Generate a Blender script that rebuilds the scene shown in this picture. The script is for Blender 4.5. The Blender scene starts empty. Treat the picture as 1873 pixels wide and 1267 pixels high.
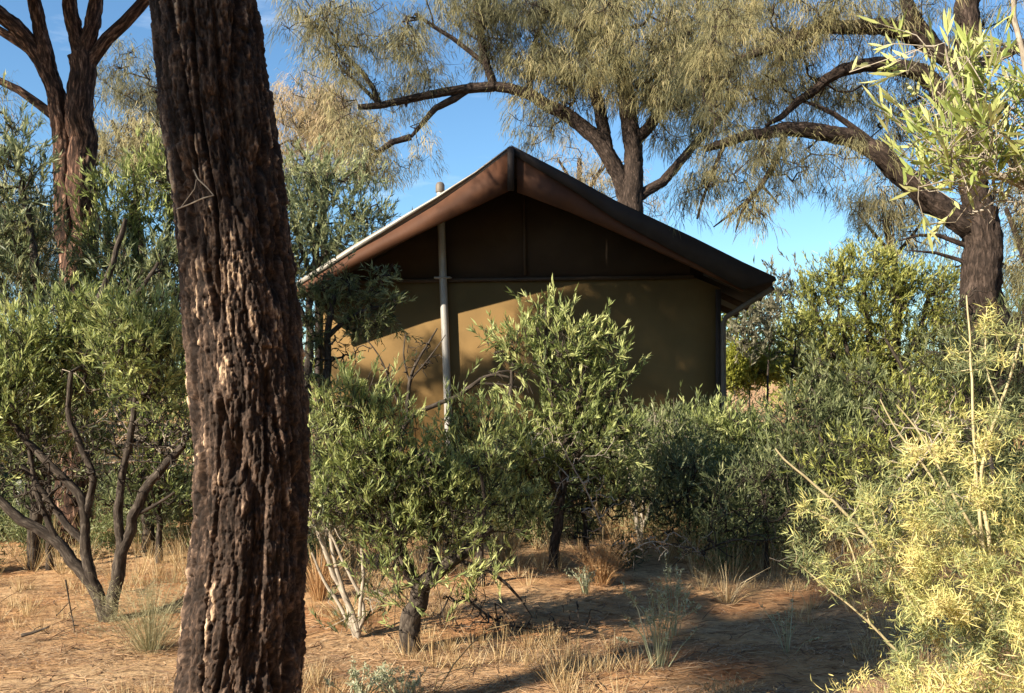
import bpy, math
import numpy as np
R = math.radians
scene = bpy.context.scene
COL = scene.collection

# ------------------------------------------------------------------ camera
FPX, CX, HOR, EYE = 1800.0, 936.5, 690.0, 1.6
cam = bpy.data.objects.new('camera', bpy.data.cameras.new('camera'))
COL.objects.link(cam)
cam.location = (0, 0, EYE)
cam.rotation_euler = (R(90), 0, 0)
cam.data.sensor_width = 36
cam.data.lens = 36 * FPX / 1873
cam.data.shift_y = (HOR - 633.5) / 1873
cam.data.clip_start = 0.05
cam.data.clip_end = 3000
scene.camera = cam

# ------------------------------------------------------------------ light
SUN_AZ, SUN_EL = 53.0, 30.0      # degrees left of straight behind the camera, height
sd = np.array([-math.sin(R(SUN_AZ)) * math.cos(R(SUN_EL)), -math.cos(R(SUN_AZ)) * math.cos(R(SUN_EL)), math.sin(R(SUN_EL))])
w = bpy.data.worlds.new('World'); scene.world = w; w.use_nodes = True
nt = w.node_tree; nt.nodes.clear()
sky = nt.nodes.new('ShaderNodeTexSky'); sky.sky_type = 'NISHITA'; sky.sun_disc = False
sky.sun_elevation = R(SUN_EL)
sky.sun_rotation = math.atan2(sd[0], sd[1])
sky.altitude = 500; sky.air_density = 1.0; sky.dust_density = 0.5; sky.ozone_density = 1.0
bg = nt.nodes.new('ShaderNodeBackground'); bg.inputs['Strength'].default_value = 0.065
tc = nt.nodes.new('ShaderNodeTexCoord')
mp = nt.nodes.new('ShaderNodeMapping'); mp.inputs['Scale'].default_value = (2.0, 2.0, 9.0); mp.inputs['Location'].default_value = (0.3, 0.1, 0.7)
nz = nt.nodes.new('ShaderNodeTexNoise'); nz.inputs['Scale'].default_value = 1.6; nz.inputs['Detail'].default_value = 7; nz.inputs['Roughness'].default_value = 0.6
cr = nt.nodes.new('ShaderNodeValToRGB'); cr.color_ramp.elements[0].position = 0.6; cr.color_ramp.elements[1].position = 0.85
cr.color_ramp.elements[1].color = (0.55, 0.55, 0.55, 1)
mx = nt.nodes.new('ShaderNodeMixRGB'); mx.inputs[2].default_value = (9.5, 10.0, 10.8, 1)
nt.links.new(tc.outputs['Generated'], mp.inputs[0]); nt.links.new(mp.outputs[0], nz.inputs['Vector'])
nt.links.new(nz.outputs['Fac'], cr.inputs[0]); nt.links.new(cr.outputs[0], mx.inputs[0])
gn = nt.nodes.new('ShaderNodeMixRGB'); gn.blend_type = 'MULTIPLY'; gn.inputs[0].default_value = 1; gn.inputs[2].default_value = (.74, 1.04, 1.22, 1)
nt.links.new(sky.outputs[0], gn.inputs[1]); nt.links.new(gn.outputs[0], mx.inputs[1]); nt.links.new(mx.outputs[0], bg.inputs['Color'])
wo = nt.nodes.new('ShaderNodeOutputWorld'); nt.links.new(bg.outputs[0], wo.inputs[0])
sl = bpy.data.lights.new('sun', 'SUN'); sl.energy = 5.0; sl.angle = R(0.5); sl.color = (1.0, 0.88, 0.70)
so = bpy.data.objects.new('sun', sl); COL.objects.link(so)
from mathutils import Vector
so.rotation_euler = Vector(tuple(-sd)).to_track_quat('-Z', 'Y').to_euler()
so.location = (-8, -6, 9)
vs = scene.view_settings
vs.view_transform = 'Standard'; vs.look = 'None'; vs.gamma = 1; vs.use_curve_mapping = False
vs.exposure = 1.3
scene.cycles.max_bounces = 6; scene.cycles.diffuse_bounces = 3; scene.cycles.transmission_bounces = 4
scene.cycles.glossy_bounces = 2; scene.cycles.transparent_max_bounces = 4

# ------------------------------------------------------------------ maths helpers
def P(px, py, Y):
    return np.array([(px - CX) / FPX * Y, Y, EYE + (HOR - py) / FPX * Y])

_perm = np.random.RandomState(7).permutation(256)
_perm = np.concatenate([_perm, _perm, _perm])
_grad = np.random.RandomState(3).normal(size=(256, 3)); _grad /= np.linalg.norm(_grad, axis=1)[:, None]
def noise(x, y, z):
    x, y, z = np.broadcast_arrays(x, y, z)
    xi, yi, zi = np.floor(x).astype(int), np.floor(y).astype(int), np.floor(z).astype(int)
    xf, yf, zf = x - xi, y - yi, z - zi
    f = lambda t: t * t * t * (t * (t * 6 - 15) + 10)
    u, v, ww = f(xf), f(yf), f(zf)
    xi &= 255; yi &= 255; zi &= 255
    out = 0
    for a in (0, 1):
        for b in (0, 1):
            for c in (0, 1):
                h = _perm[_perm[_perm[xi + a] + yi + b] + zi + c]
                g = _grad[h]
                d = g[..., 0] * (xf - a) + g[..., 1] * (yf - b) + g[..., 2] * (zf - c)
                out = out + d * (u if a else 1 - u) * (v if b else 1 - v) * (ww if c else 1 - ww)
    return out * 1.5

def gz(x, y):
    x = np.asarray(x, float); y = np.asarray(y, float)
    return 0.10 * noise(x * .22 + 5, y * .22, 0.5) + 0.035 * noise(x * .9, y * .9, 3.5) + 0.012 * noise(x * 3.1, y * 3.1, 7.5) + 0.011 * noise(x * 4.5, y * 7., 1.5) + 0.006 * noise(x * 9, y * 15, 4.5)

def unit(v):
    return v / np.maximum(np.linalg.norm(v, axis=-1, keepdims=True), 1e-9)

class MB:
    def __init__(s):
        s.V = []; s.F = []; s.T = []; s.B = []; s.n = 0
    def add(s, V, F, tint=0.5, buv=None):
        V = np.asarray(V, float).reshape(-1, 3)
        s.V.append(V); s.F.append(np.asarray(F, int).reshape(-1, 4) + s.n)
        s.T.append(np.broadcast_to(np.asarray(tint, float), (len(V),)))
        s.B.append(V if buv is None else buv)
        s.n += len(V)
    def tube(s, path, rad, n=6, tint=0.5, cap=True):
        path = np.asarray(path, float); rad = np.broadcast_to(np.asarray(rad, float), (len(path),))
        N = len(path)
        t = unit(np.gradient(path, axis=0))
        m = np.abs(unit((path[-1] - path[0])[None])[0]); ref = np.zeros(3); ref[np.argmin(m)] = 1
        a = unit(np.cross(t, ref)); b = np.cross(t, a)
        ang = np.arange(n) * 2 * math.pi / n
        ring = a[:, None] * np.cos(ang)[None, :, None] + b[:, None] * np.sin(ang)[None, :, None]
        V = path[:, None] + ring * rad[:, None, None]
        sl_ = np.concatenate([[0], np.cumsum(np.linalg.norm(np.diff(path, axis=0), axis=1))])
        r0 = rad.mean()
        B = np.stack(np.broadcast_arrays(np.cos(ang)[None] * r0 + path[0, 0], np.sin(ang)[None] * r0 + path[0, 1], sl_[:, None]), -1)
        i = np.arange(N - 1)[:, None] * n; j = np.arange(n)[None]; j2 = (j + 1) % n
        F = np.stack(np.broadcast_arrays(i + j, i + j2, i + n + j2, i + n + j), -1).reshape(-1, 4)
        V = V.reshape(-1, 3); B = B.reshape(-1, 3)
        s.add(V, F, tint, B)
    def rough_tube(s, path, rad, n=24, step=.04, amp=.16, fr=1.0):
        """limb with furrowed, flaky bark"""
        path = np.asarray(path, float); L = np.concatenate([[0], np.cumsum(np.linalg.norm(np.diff(path, axis=0), axis=1))])
        m_ = max(6, int(L[-1] / step)); q = np.linspace(0, L[-1], m_)
        pp = np.stack([np.interp(q, L, path[:, a]) for a in range(3)], 1); rr = np.interp(q, L, rad)
        k0 = s.n; s.tube(pp, rr, n)
        V = s.V[-1]; B = s.B[-1]; cen = np.repeat(pp, n, 0); d = V - cen; R_ = np.linalg.norm(d, axis=1, keepdims=True)
        c = B / max(rr.max(), .05) * fr
        a1 = np.abs(noise(c[:, 0] * 2.6, c[:, 1] * 2.6, c[:, 2] * .35)); a2 = noise(c[:, 0] * 5, c[:, 1] * 5, c[:, 2] * 1.3); a3 = noise(c[:, 0] * 10, c[:, 1] * 10, c[:, 2] * 4)
        f = 1 + amp * (np.clip(a1 * 5, 0, 1) - .8 + .6 * a2 + .45 * a3)
        s.V[-1] = cen + d * f[:, None]
    def box(s, c, ax, half, tint=.5):
        ax = np.asarray(ax, float)
        sg = np.array([[-1, -1, -1], [1, -1, -1], [1, 1, -1], [-1, 1, -1], [-1, -1, 1], [1, -1, 1], [1, 1, 1], [-1, 1, 1]], float)
        V = np.asarray(c) + (sg * np.asarray(half)) @ ax
        s.add(V, [[0, 3, 2, 1], [4, 5, 6, 7], [0, 1, 5, 4], [1, 2, 6, 5], [2, 3, 7, 6], [3, 0, 4, 7]], tint)
    def build(s, name, mat, parent=None, smooth=False, origin=None):
        V = np.concatenate(s.V); F = np.concatenate(s.F); T = np.concatenate(s.T); B = np.concatenate(s.B)
        if parent is not None: V = V - np.array(parent.location)
        elif origin is not None: V = V - np.asarray(origin)
        me = bpy.data.meshes.new(name)
        me.vertices.add(len(V)); me.vertices.foreach_set('co', V.astype(np.float32).ravel())
        me.loops.add(F.size); me.loops.foreach_set('vertex_index', F.astype(np.int32).ravel())
        me.polygons.add(len(F)); me.polygons.foreach_set('loop_start', np.arange(0, F.size, 4, dtype=np.int32))
        if smooth: me.polygons.foreach_set('use_smooth', np.ones(len(F), bool))
        at = me.attributes.new('tint', 'FLOAT', 'POINT'); at.data.foreach_set('value', T.astype(np.float32))
        at = me.attributes.new('buv', 'FLOAT_VECTOR', 'POINT'); at.data.foreach_set('vector', B.astype(np.float32).ravel())
        me.update(calc_edges=True)
        me.materials.append(mat)
        o = bpy.data.objects.new(name, me); COL.objects.link(o)
        if parent is not None: o.parent = parent
        elif origin is not None: o.location = tuple(origin)
        return o

GROUPS = {'desert_oak': 'desert oaks around the cabin', 'narrow_leaf_shrub': 'narrow leaved shrubs around the cabin', 'twiggy_shrub': 'twiggy shrubs of the thicket',
          'silver_forb': 'silvery forbs on the sand', 'straw_tuft': 'straw tufts on the sand', 'dead_branch': 'dead branches and twigs'}
def thing(name, label, cat, loc, group=None):
    o = bpy.data.objects.new(name, None); COL.objects.link(o)
    o.location = tuple(float(a) for a in loc); o.empty_display_size = .2
    o['label'] = label; o['category'] = cat
    group = group or GROUPS.get(name)
    if group: o['group'] = group
    bpy.context.view_layer.update()
    return o
def tag(o, label, cat, group=None):
    o['label'] = label; o['category'] = cat
    group = group or GROUPS.get(o.name.split('.')[0])
    if group: o['group'] = group
    return o

# ------------------------------------------------------------------ materials
def new_mat(name):
    m = bpy.data.materials.new(name); m.use_nodes = True
    n = m.node_tree; n.nodes.clear()
    return m, n
def N(n, t, **k):
    x = n.nodes.new(t)
    for a, b in k.items(): setattr(x, a, b)
    return x
def ramp(n, cols):
    r = N(n, 'ShaderNodeValToRGB'); e = r.color_ramp.elements
    while len(e) > 1: e.remove(e[-1])
    e[0].position = cols[0][0]; e[0].color = (*cols[0][1], 1)
    for p, c in cols[1:]:
        q = e.new(p); q.color = (*c, 1)
    return r
def leaf_mat(name, cols, trans=0.35, rough=0.5, spec=0.35, tcol=None):
    m, n = new_mat(name)
    at = N(n, 'ShaderNodeAttribute', attribute_name='tint')
    k = len(cols); r = ramp(n, [(i / (k - 1), c) for i, c in enumerate(cols)])
    n.links.new(at.outputs['Fac'], r.inputs[0])
    b = N(n, 'ShaderNodeBsdfPrincipled'); b.inputs['Roughness'].default_value = rough
    b.inputs['Specular IOR Level'].default_value = spec
    t = N(n, 'ShaderNodeBsdfTranslucent'); mxs = N(n, 'ShaderNodeMixShader'); mxs.inputs[0].default_value = trans
    hs = N(n, 'ShaderNodeHueSaturation'); hs.inputs['Saturation'].default_value = 1.1; hs.inputs['Value'].default_value = 1.2
    n.links.new(r.outputs[0], b.inputs['Base Color']); n.links.new(r.outputs[0], hs.inputs['Color']); n.links.new(hs.outputs[0], t.inputs[0])
    n.links.new(b.outputs[0], mxs.inputs[1]); n.links.new(t.outputs[0], mxs.inputs[2])
    o = N(n, 'ShaderNodeOutputMaterial'); n.links.new(mxs.outputs[0], o.inputs[0])
    return m
def bark_mat(name, cols, sc=(30, 30, 6), bump=0.6, dist=0.01, detail=6, cols2=None, rough=.9):
    m, n = new_mat(name)
    at = N(n, 'ShaderNodeAttribute', attribute_name='buv')
    mp_ = N(n, 'ShaderNodeMapping'); mp_.inputs['Scale'].default_value = sc
    nz_ = N(n, 'ShaderNodeTexNoise'); nz_.inputs['Scale'].default_value = 1; nz_.inputs['Detail'].default_value = detail; nz_.inputs['Roughness'].default_value = .65
    nz_.inputs['Distortion'].default_value = .5
    n.links.new(at.outputs['Vector'], mp_.inputs[0]); n.links.new(mp_.outputs[0], nz_.inputs['Vector'])
    r = ramp(n, cols); n.links.new(nz_.outputs['Fac'], r.inputs[0])
    b = N(n, 'ShaderNodeBsdfPrincipled'); b.inputs['Roughness'].default_value = rough; b.inputs['Specular IOR Level'].default_value = .2
    bm = N(n, 'ShaderNodeBump'); bm.inputs['Strength'].default_value = bump; bm.inputs['Distance'].default_value = dist
    n.links.new(nz_.outputs['Fac'], bm.inputs['Height']); n.links.new(bm.outputs[0], b.inputs['Normal'])
    n.links.new(r.outputs[0], b.inputs['Base Color'])
    o = N(n, 'ShaderNodeOutputMaterial'); n.links.new(b.outputs[0], o.inputs[0])
    return m
def surf_mat(name, c1, c2, scale=8, rough=.7, metal=0, bump=.15, stretch=(1, 1, 1), spec=.3):
    m, n = new_mat(name)
    t = N(n, 'ShaderNodeTexCoord'); mp_ = N(n, 'ShaderNodeMapping'); mp_.inputs['Scale'].default_value = stretch
    nz_ = N(n, 'ShaderNodeTexNoise'); nz_.inputs['Scale'].default_value = scale; nz_.inputs['Detail'].default_value = 7; nz_.inputs['Roughness'].default_value = .6
    n.links.new(t.outputs['Object'], mp_.inputs[0]); n.links.new(mp_.outputs[0], nz_.inputs['Vector'])
    r = ramp(n, [(.3, c1), (.7, c2)]); n.links.new(nz_.outputs['Fac'], r.inputs[0])
    b = N(n, 'ShaderNodeBsdfPrincipled'); b.inputs['Roughness'].default_value = rough; b.inputs['Metallic'].default_value = metal
    b.inputs['Specular IOR Level'].default_value = spec
    bm = N(n, 'ShaderNodeBump'); bm.inputs['Strength'].default_value = bump; bm.inputs['Distance'].default_value = .01
    n.links.new(nz_.outputs['Fac'], bm.inputs['Height']); n.links.new(bm.outputs[0], b.inputs['Normal'])
    n.links.new(r.outputs[0], b.inputs['Base Color'])
    o = N(n, 'ShaderNodeOutputMaterial'); n.links.new(b.outputs[0], o.inputs[0])
    return m

M = {}
M['leaf_green'] = leaf_mat('narrow_leaf_green', [(.05, .07, .03), (.16, .20, .07), (.34, .39, .14), (.58, .60, .26)])
M['leaf_dark'] = leaf_mat('narrow_leaf_dark_green', [(.045, .06, .03), (.11, .135, .058), (.22, .25, .11), (.40, .41, .21)])
M['leaf_blue'] = leaf_mat('narrow_leaf_blue_green', [(.06, .085, .05), (.14, .175, .095), (.26, .29, .15), (.42, .43, .22)])
M['leaf_lime'] = leaf_mat('broad_leaf_lime', [(.20, .26, .07), (.33, .39, .11), (.46, .49, .18), (.56, .54, .26)], trans=.3)
M['leaf_yellow'] = leaf_mat('wispy_leaf_yellow', [(.15, .18, .09), (.33, .36, .15), (.57, .53, .19), (.72, .62, .28)], trans=.25, rough=.7)
M['leaf_far'] = leaf_mat('far_bush_leaf', [(.09, .11, .035), (.19, .22, .06), (.36, .38, .10), (.54, .53, .17)])
M['leaf_farbright'] = leaf_mat('far_bush_bright_leaf', [(.22, .24, .05), (.34, .36, .07), (.45, .44, .10)])
M['leaf_greyscrub'] = leaf_mat('grey_scrub_leaf', [(.14, .15, .09), (.22, .21, .14), (.32, .29, .20)])
M['needle'] = leaf_mat('desert_oak_needle', [(.085, .085, .05), (.18, .17, .085), (.34, .30, .14), (.52, .43, .23)], trans=.3, rough=.7)
M['needle_tawny'] = leaf_mat('desert_oak_tawny_needle', [(.19, .17, .09), (.33, .27, .14), (.47, .36, .20), (.56, .41, .26)], trans=.3, rough=.7)
M['bark_oak'] = bark_mat('oak_limb_bark', [(.34, (.014, .010, .008)), (.5, (.04, .028, .022)), (.6, (.075, .053, .042)), (.75, (.18, .13, .10))], sc=(34, 34, 9), bump=1, dist=.03)
M['bark_red'] = bark_mat('oak_reddish_bark', [(.36, (.018, .010, .008)), (.5, (.06, .034, .024)), (.58, (.17, .09, .06)), (.7, (.42, .28, .20))], sc=(40, 40, 8), bump=1, dist=.02)
M['bark_shrub'] = bark_mat('shrub_bark', [(.32, (.018, .014, .011)), (.5, (.045, .035, .028)), (.72, (.15, .125, .10))], sc=(60, 60, 14), bump=.8, dist=.006)
M['bark_pale'] = bark_mat('pale_stem_bark', [(.3, (.16, .13, .10)), (.5, (.34, .29, .23)), (.75, (.52, .47, .39))], sc=(60, 60, 20), bump=.5, dist=.003)
m, n = new_mat('thick_oak_bark')
at = N(n, 'ShaderNodeAttribute', attribute_name='tint'); ab = N(n, 'ShaderNodeAttribute', attribute_name='buv')
mp_ = N(n, 'ShaderNodeMapping'); mp_.inputs['Scale'].default_value = (110, 110, 45)
q_ = N(n, 'ShaderNodeTexNoise'); q_.inputs['Scale'].default_value = 1; q_.inputs['Detail'].default_value = 8; q_.inputs['Roughness'].default_value = .75
n.links.new(ab.outputs['Vector'], mp_.inputs[0]); n.links.new(mp_.outputs[0], q_.inputs['Vector'])
ma = N(n, 'ShaderNodeMath', operation='MULTIPLY_ADD'); ma.inputs[1].default_value = .9; n.links.new(q_.outputs['Fac'], ma.inputs[0])
mb_ = N(n, 'ShaderNodeMath', operation='ADD'); mb_.inputs[1].default_value = -.45; n.links.new(at.outputs['Fac'], mb_.inputs[0]); n.links.new(mb_.outputs[0], ma.inputs[2])
r = ramp(n, [(0, (.012, .008, .006)), (.24, (.032, .021, .016)), (.42, (.095, .062, .045)), (.6, (.23, .155, .11)), (.8, (.50, .36, .235)), (1, (.66, .52, .36))])
n.links.new(ma.outputs[0], r.inputs[0])
b = N(n, 'ShaderNodeBsdfPrincipled'); b.inputs['Roughness'].default_value = .85; b.inputs['Specular IOR Level'].default_value = .25
bm = N(n, 'ShaderNodeBump'); bm.inputs['Strength'].default_value = 1; bm.inputs['Distance'].default_value = .006
n.links.new(q_.outputs['Fac'], bm.inputs['Height']); n.links.new(bm.outputs[0], b.inputs['Normal']); n.links.new(r.outputs[0], b.inputs['Base Color'])
o = N(n, 'ShaderNodeOutputMaterial'); n.links.new(b.outputs[0], o.inputs[0]); M['bark_big'] = m
M['straw'] = leaf_mat('dry_straw', [(.22, .13, .06), (.40, .27, .13), (.55, .42, .22), (.62, .52, .34)], trans=.2, rough=.8)
M['litter'] = leaf_mat('needle_litter', [(.10, .055, .035), (.26, .15, .08), (.42, .27, .15), (.55, .42, .28)], trans=.0, rough=.85)
M['forb'] = leaf_mat('silver_forb_leaf', [(.22, .25, .15), (.36, .38, .24), (.50, .50, .36)], trans=.25, rough=.7)
M['straw_green'] = leaf_mat('straw_green_thread', [(.20, .19, .11), (.33, .31, .18), (.48, .43, .26)], trans=.25, rough=.8)
M['rust_tuft'] = leaf_mat('rusty_dry_twig', [(.30, .17, .08), (.48, .29, .14), (.60, .42, .22)], trans=.15, rough=.8)
M['wall'] = surf_mat('ochre_canvas', (.145, .090, .032), (.20, .122, .044), scale=1.6, rough=.85, bump=.06)
M['gable'] = surf_mat('dark_brown_canvas', (.045, .030, .021), (.062, .042, .029), scale=3, rough=.9, bump=.05)
M['fascia'] = surf_mat('brown_fascia_canvas', (.062, .023, .010), (.09, .035, .015), scale=4, rough=.75, bump=.1)
M['darkband'] = surf_mat('dark_roof_edge', (.022, .016, .014), (.035, .026, .022), scale=5, rough=.8)
M['roof'] = surf_mat('roof_sheet', (.22, .20, .175), (.34, .31, .27), scale=5, rough=.45, metal=.2)
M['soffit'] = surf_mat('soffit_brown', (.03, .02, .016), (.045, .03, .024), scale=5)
M['galv'] = surf_mat('galvanised_pole', (.30, .29, .28), (.46, .44, .41), scale=12, rough=.5, metal=.25, stretch=(1, 1, .3))
M['trim'] = surf_mat('dull_trim', (.05, .036, .026), (.075, .052, .038), scale=6)
M['pipe'] = surf_mat('downpipe_paint', (.10, .085, .07), (.16, .135, .11), scale=8, rough=.55)
M['white'] = surf_mat('weathered_white', (.6, .56, .5), (.75, .72, .66), scale=15)

# ground
m, n = new_mat('sandy_ground')
t = N(n, 'ShaderNodeTexCoord')
def nz_(scale, det=8, rough=.6, stretch=None):
    x = N(n, 'ShaderNodeTexNoise'); x.inputs['Scale'].default_value = scale; x.inputs['Detail'].default_value = det; x.inputs['Roughness'].default_value = rough
    if stretch:
        q = N(n, 'ShaderNodeMapping'); q.inputs['Scale'].default_value = stretch; n.links.new(t.outputs['Object'], q.inputs[0]); n.links.new(q.outputs[0], x.inputs['Vector'])
    else: n.links.new(t.outputs['Object'], x.inputs['Vector'])
    return x
na = nz_(.7, 5); nb = nz_(9, 10, .7); nc = nz_(30, 8, .75, (.6, 1.6, 1))
ra = ramp(n, [(.35, (.47, .22, .10)), (.48, (.54, .33, .17)), (.64, (.62, .44, .26))]); n.links.new(na.outputs[0], ra.inputs[0])
rb = ramp(n, [(.34, (.34, .27, .22)), (.46, (.85, .82, .8)), (.7, (1.12, 1.1, 1.08))]); n.links.new(nb.outputs[0], rb.inputs[0])
rc = ramp(n, [(.35, (.55, .48, .42)), (.5, (1, 1, 1)), (.68, (1.2, 1.2, 1.15))]); n.links.new(nc.outputs[0], rc.inputs[0])
m1 = N(n, 'ShaderNodeMixRGB', blend_type='MULTIPLY'); m1.inputs[0].default_value = 1
m2 = N(n, 'ShaderNodeMixRGB', blend_type='MULTIPLY'); m2.inputs[0].default_value = .8
n.links.new(ra.outputs[0], m1.inputs[1]); n.links.new(rb.outputs[0], m1.inputs[2]); n.links.new(m1.outputs[0], m2.inputs[1]); n.links.new(rc.outputs[0], m2.inputs[2])
b = N(n, 'ShaderNodeBsdfPrincipled'); b.inputs['Roughness'].default_value = .95; b.inputs['Specular IOR Level'].default_value = .1
n.links.new(m2.outputs[0], b.inputs['Base Color'])
ad = N(n, 'ShaderNodeMath', operation='ADD'); n.links.new(nb.outputs[0], ad.inputs[0]); n.links.new(nc.outputs[0], ad.inputs[1])
bm = N(n, 'ShaderNodeBump'); bm.inputs['Strength'].default_value = .9; bm.inputs['Distance'].default_value = .03
n.links.new(ad.outputs[0], bm.inputs['Height']); n.links.new(bm.outputs[0], b.inputs['Normal'])
o = N(n, 'ShaderNodeOutputMaterial'); n.links.new(b.outputs[0], o.inputs[0])
M['ground'] = m

# ------------------------------------------------------------------ ground sheet
def warp(n_, near, far):
    q = np.linspace(-1, 1, n_); return near * q + (far - near) * np.sign(q) * np.abs(q) ** 7
NG = 561; xs = warp(NG, 9, 900); ys = warp(NG, 9, 900) + 9
X, Yg = np.meshgrid(xs, ys)
Z = gz(X, Yg)
V = np.stack([X, Yg, Z], -1).reshape(-1, 3)
i = np.arange(NG - 1)[:, None] * NG; j = np.arange(NG - 1)[None]
F = np.stack([i + j, i + j + 1, i + NG + j + 1, i + NG + j], -1).reshape(-1, 4)
mb = MB(); mb.add(V, F)
g = mb.build('ground', M['ground'], smooth=True); g['kind'] = 'structure'

# ------------------------------------------------------------------ the hut
YAW = R(8)
U = np.array([math.cos(YAW), -math.sin(YAW), 0]); NV = np.array([-math.sin(YAW), -math.cos(YAW), 0]); ZZ = np.array([0, 0, 1.])
ORG = np.array([(1318 - CX) / FPX * 13, 13, 0])
def H(u, v, z): return ORG + U * u + NV * v + ZZ * z
def on_plane(A, B, px, py):
    """point where the pixel's ray meets the vertical plane through A and B"""
    d = np.array([(px - CX) / FPX, 1.0]); e = (B - A)[:2]
    # s*d = A + q*e
    s, q = np.linalg.solve(np.array([[d[0], -e[0]], [d[1], -e[1]]]), A[:2])
    return np.array([d[0] * s, s, EYE + (HOR - py) / FPX * s])
UR = -2.68; VA, VE = 1.14, .61; UTR, UTL = .62, -5.98; DEEP = 5.6
RID = H(UR, VA, 0); TR = H(UTR, VE, 0); TL = H(UTL, VE, 0); W0 = H(0, 0, 0); W1 = H(-5.55, 0, 0)
apex = on_plane(RID, RID + U, 935, 268); z_ap = apex[2]
tipR = on_plane(RID, TR, 1415, 508)
hut = thing('tent_cabin', 'ochre canvas cabin with dark brown gable and low pitched roof behind the shrubs', 'cabin', H(-2.75, -2.5, 0))
def slab(pts_front, back, mat, name, parent=hut, smooth=False):
    """closed prism: polygon strip given as top list and bottom list (equal lengths), extruded by vector back"""
    top, bot = [np.asarray(p) for p in pts_front[0]], [np.asarray(p) for p in pts_front[1]]
    k = len(top); V = np.array(top + bot + [p + back for p in top] + [p + back for p in bot])
    F = []
    for a in range(k - 1):
        F += [[k + a, k + a + 1, a + 1, a], [2 * k + a, 2 * k + a + 1, 3 * k + a + 1, 3 * k + a],
              [a, a + 1, 2 * k + a + 1, 2 * k + a], [k + a + 1, k + a, 3 * k + a, 3 * k + a + 1]]
    F += [[0, 2 * k, 3 * k, k], [k - 1, 2 * k - 1, 4 * k - 1, 3 * k - 1]]
    mb = MB(); mb.add(V, F); return mb.build(name, mat, parent, smooth)
BACK = -NV
z_w = 2.78
# body walls
front = slab(([H(-5.55, 0, z_w), H(-5.15, 0, 2.95), H(-.4, 0, 2.95), H(0, 0, z_w)], [H(-5.55, 0, -.1), H(-5.15, 0, -.1), H(-.4, 0, -.1), H(0, 0, -.1)]), BACK * .08, M['wall'], 'wall')
slab(([H(-.08, -.083, z_w), H(-.003, -.083, z_w)], [H(-.08, -.083, -.1), H(-.003, -.083, -.1)]), BACK * (DEEP - .1), M['wall'], 'wall')
slab(([H(-5.547, -.083, z_w), H(-5.47, -.083, z_w)], [H(-5.547, -.083, -.1), H(-5.47, -.083, -.1)]), BACK * (DEEP - .1), M['wall'], 'wall')
slab(([H(-5.54, -DEEP + .01, z_w), H(-.01, -DEEP + .01, z_w)], [H(-5.54, -DEEP + .01, -.1), H(-.01, -DEEP + .01, -.1)]), BACK * .08, M['wall'], 'wall')
# roof line in local z
def z_roof(u):     # underside of the roof at the wall, following the two rakes
    return z_ap - .16 - abs(u - UR) * (z_ap - tipR[2]) / (UTR - UR) * .985
g_top = [H(u, .004, z_roof(u)) for u in (-5.15, UR, -.4)]
slab((g_top, [H(-5.15, .004, 2.952), H(UR, .004, 2.952), H(-.4, .004, 2.952)]), BACK * .05, M['gable'], 'gable_panel')
# sloping wall head strips fill between wall head and gable
# trims on the wall
def bar(a, b_, w_, d_, mat, name):
    a = np.asarray(a); b_ = np.asarray(b_); ax = unit((b_ - a)[None])[0]; s_ = unit(np.cross(ax, NV)[None])[0]; t_ = np.cross(s_, ax)
    mb = MB(); mb.box((a + b_) / 2, [ax, s_, t_], [np.linalg.norm(b_ - a) / 2, w_ / 2, d_ / 2]); return mb.build(name, mat, hut)
bar(H(-5.2, .03, 2.93), H(-.35, .03, 2.93), .045, .05, M['trim'], 'beam')
pa = on_plane(W0, W1, 959, 352); pb = on_plane(W0, W1, 961, 503)
bar(pa + NV * .03, pb + NV * .03, .035, .04, M['trim'], 'gable_strut')
bar(H(-.03, .02, -.05), H(-.03, .02, z_w - .02), .07, .04, M['soffit'], 'corner_post')
bar(H(-5.52, .02, -.05), H(-5.52, .02, z_w - .02), .07, .04, M['soffit'], 'corner_post')
# roof panels (thin, real thickness, pulled back along the cabin)
TH = .05
apT = apex; tipL_z = tipR[2]
tipL = np.array([TL[0], TL[1], tipL_z])
rake_px = [(935, 268), (870, 316), (800, 360), (700, 419), (640, 455), (590, 488), (545, 516)]
rakeL = [on_plane(RID, TL, *q) for q in rake_px]
rakeL[-1] = tipL * .0 + on_plane(RID, TL, 530, 526)
rakeR = [on_plane(RID, TR, *q) for q in [(935, 268), (1043, 325), (1125, 370), (1269, 438), (1360, 483), (1415, 508)]]
def panel(rake, name):
    k = len(rake); bk = [p + BACK * (DEEP + .5 + (p - H(0, 0, 0)) @ NV) for p in rake]
    V = np.array(rake + bk + [p - ZZ * TH for p in rake] + [p - ZZ * TH for p in bk]); F = []
    for a in range(k - 1):
        F += [[a, a + 1, k + a + 1, k + a], [2 * k + a + 1, 2 * k + a, 3 * k + a, 3 * k + a + 1], [a, 2 * k + a, 2 * k + a + 1, a + 1], [k + a, k + a + 1, 3 * k + a + 1, 3 * k + a]]
    F += [[k - 1, 3 * k - 1, 4 * k - 1, 2 * k - 1]]
    mb = MB(); mb.add(V, F); return mb.build(name, M['roof'] , hut)
panel(rakeL, 'roof_panel'); rp = panel(rakeR, 'roof_panel'); rp.data.materials.clear(); rp.data.materials.append(M['soffit'])
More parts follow.
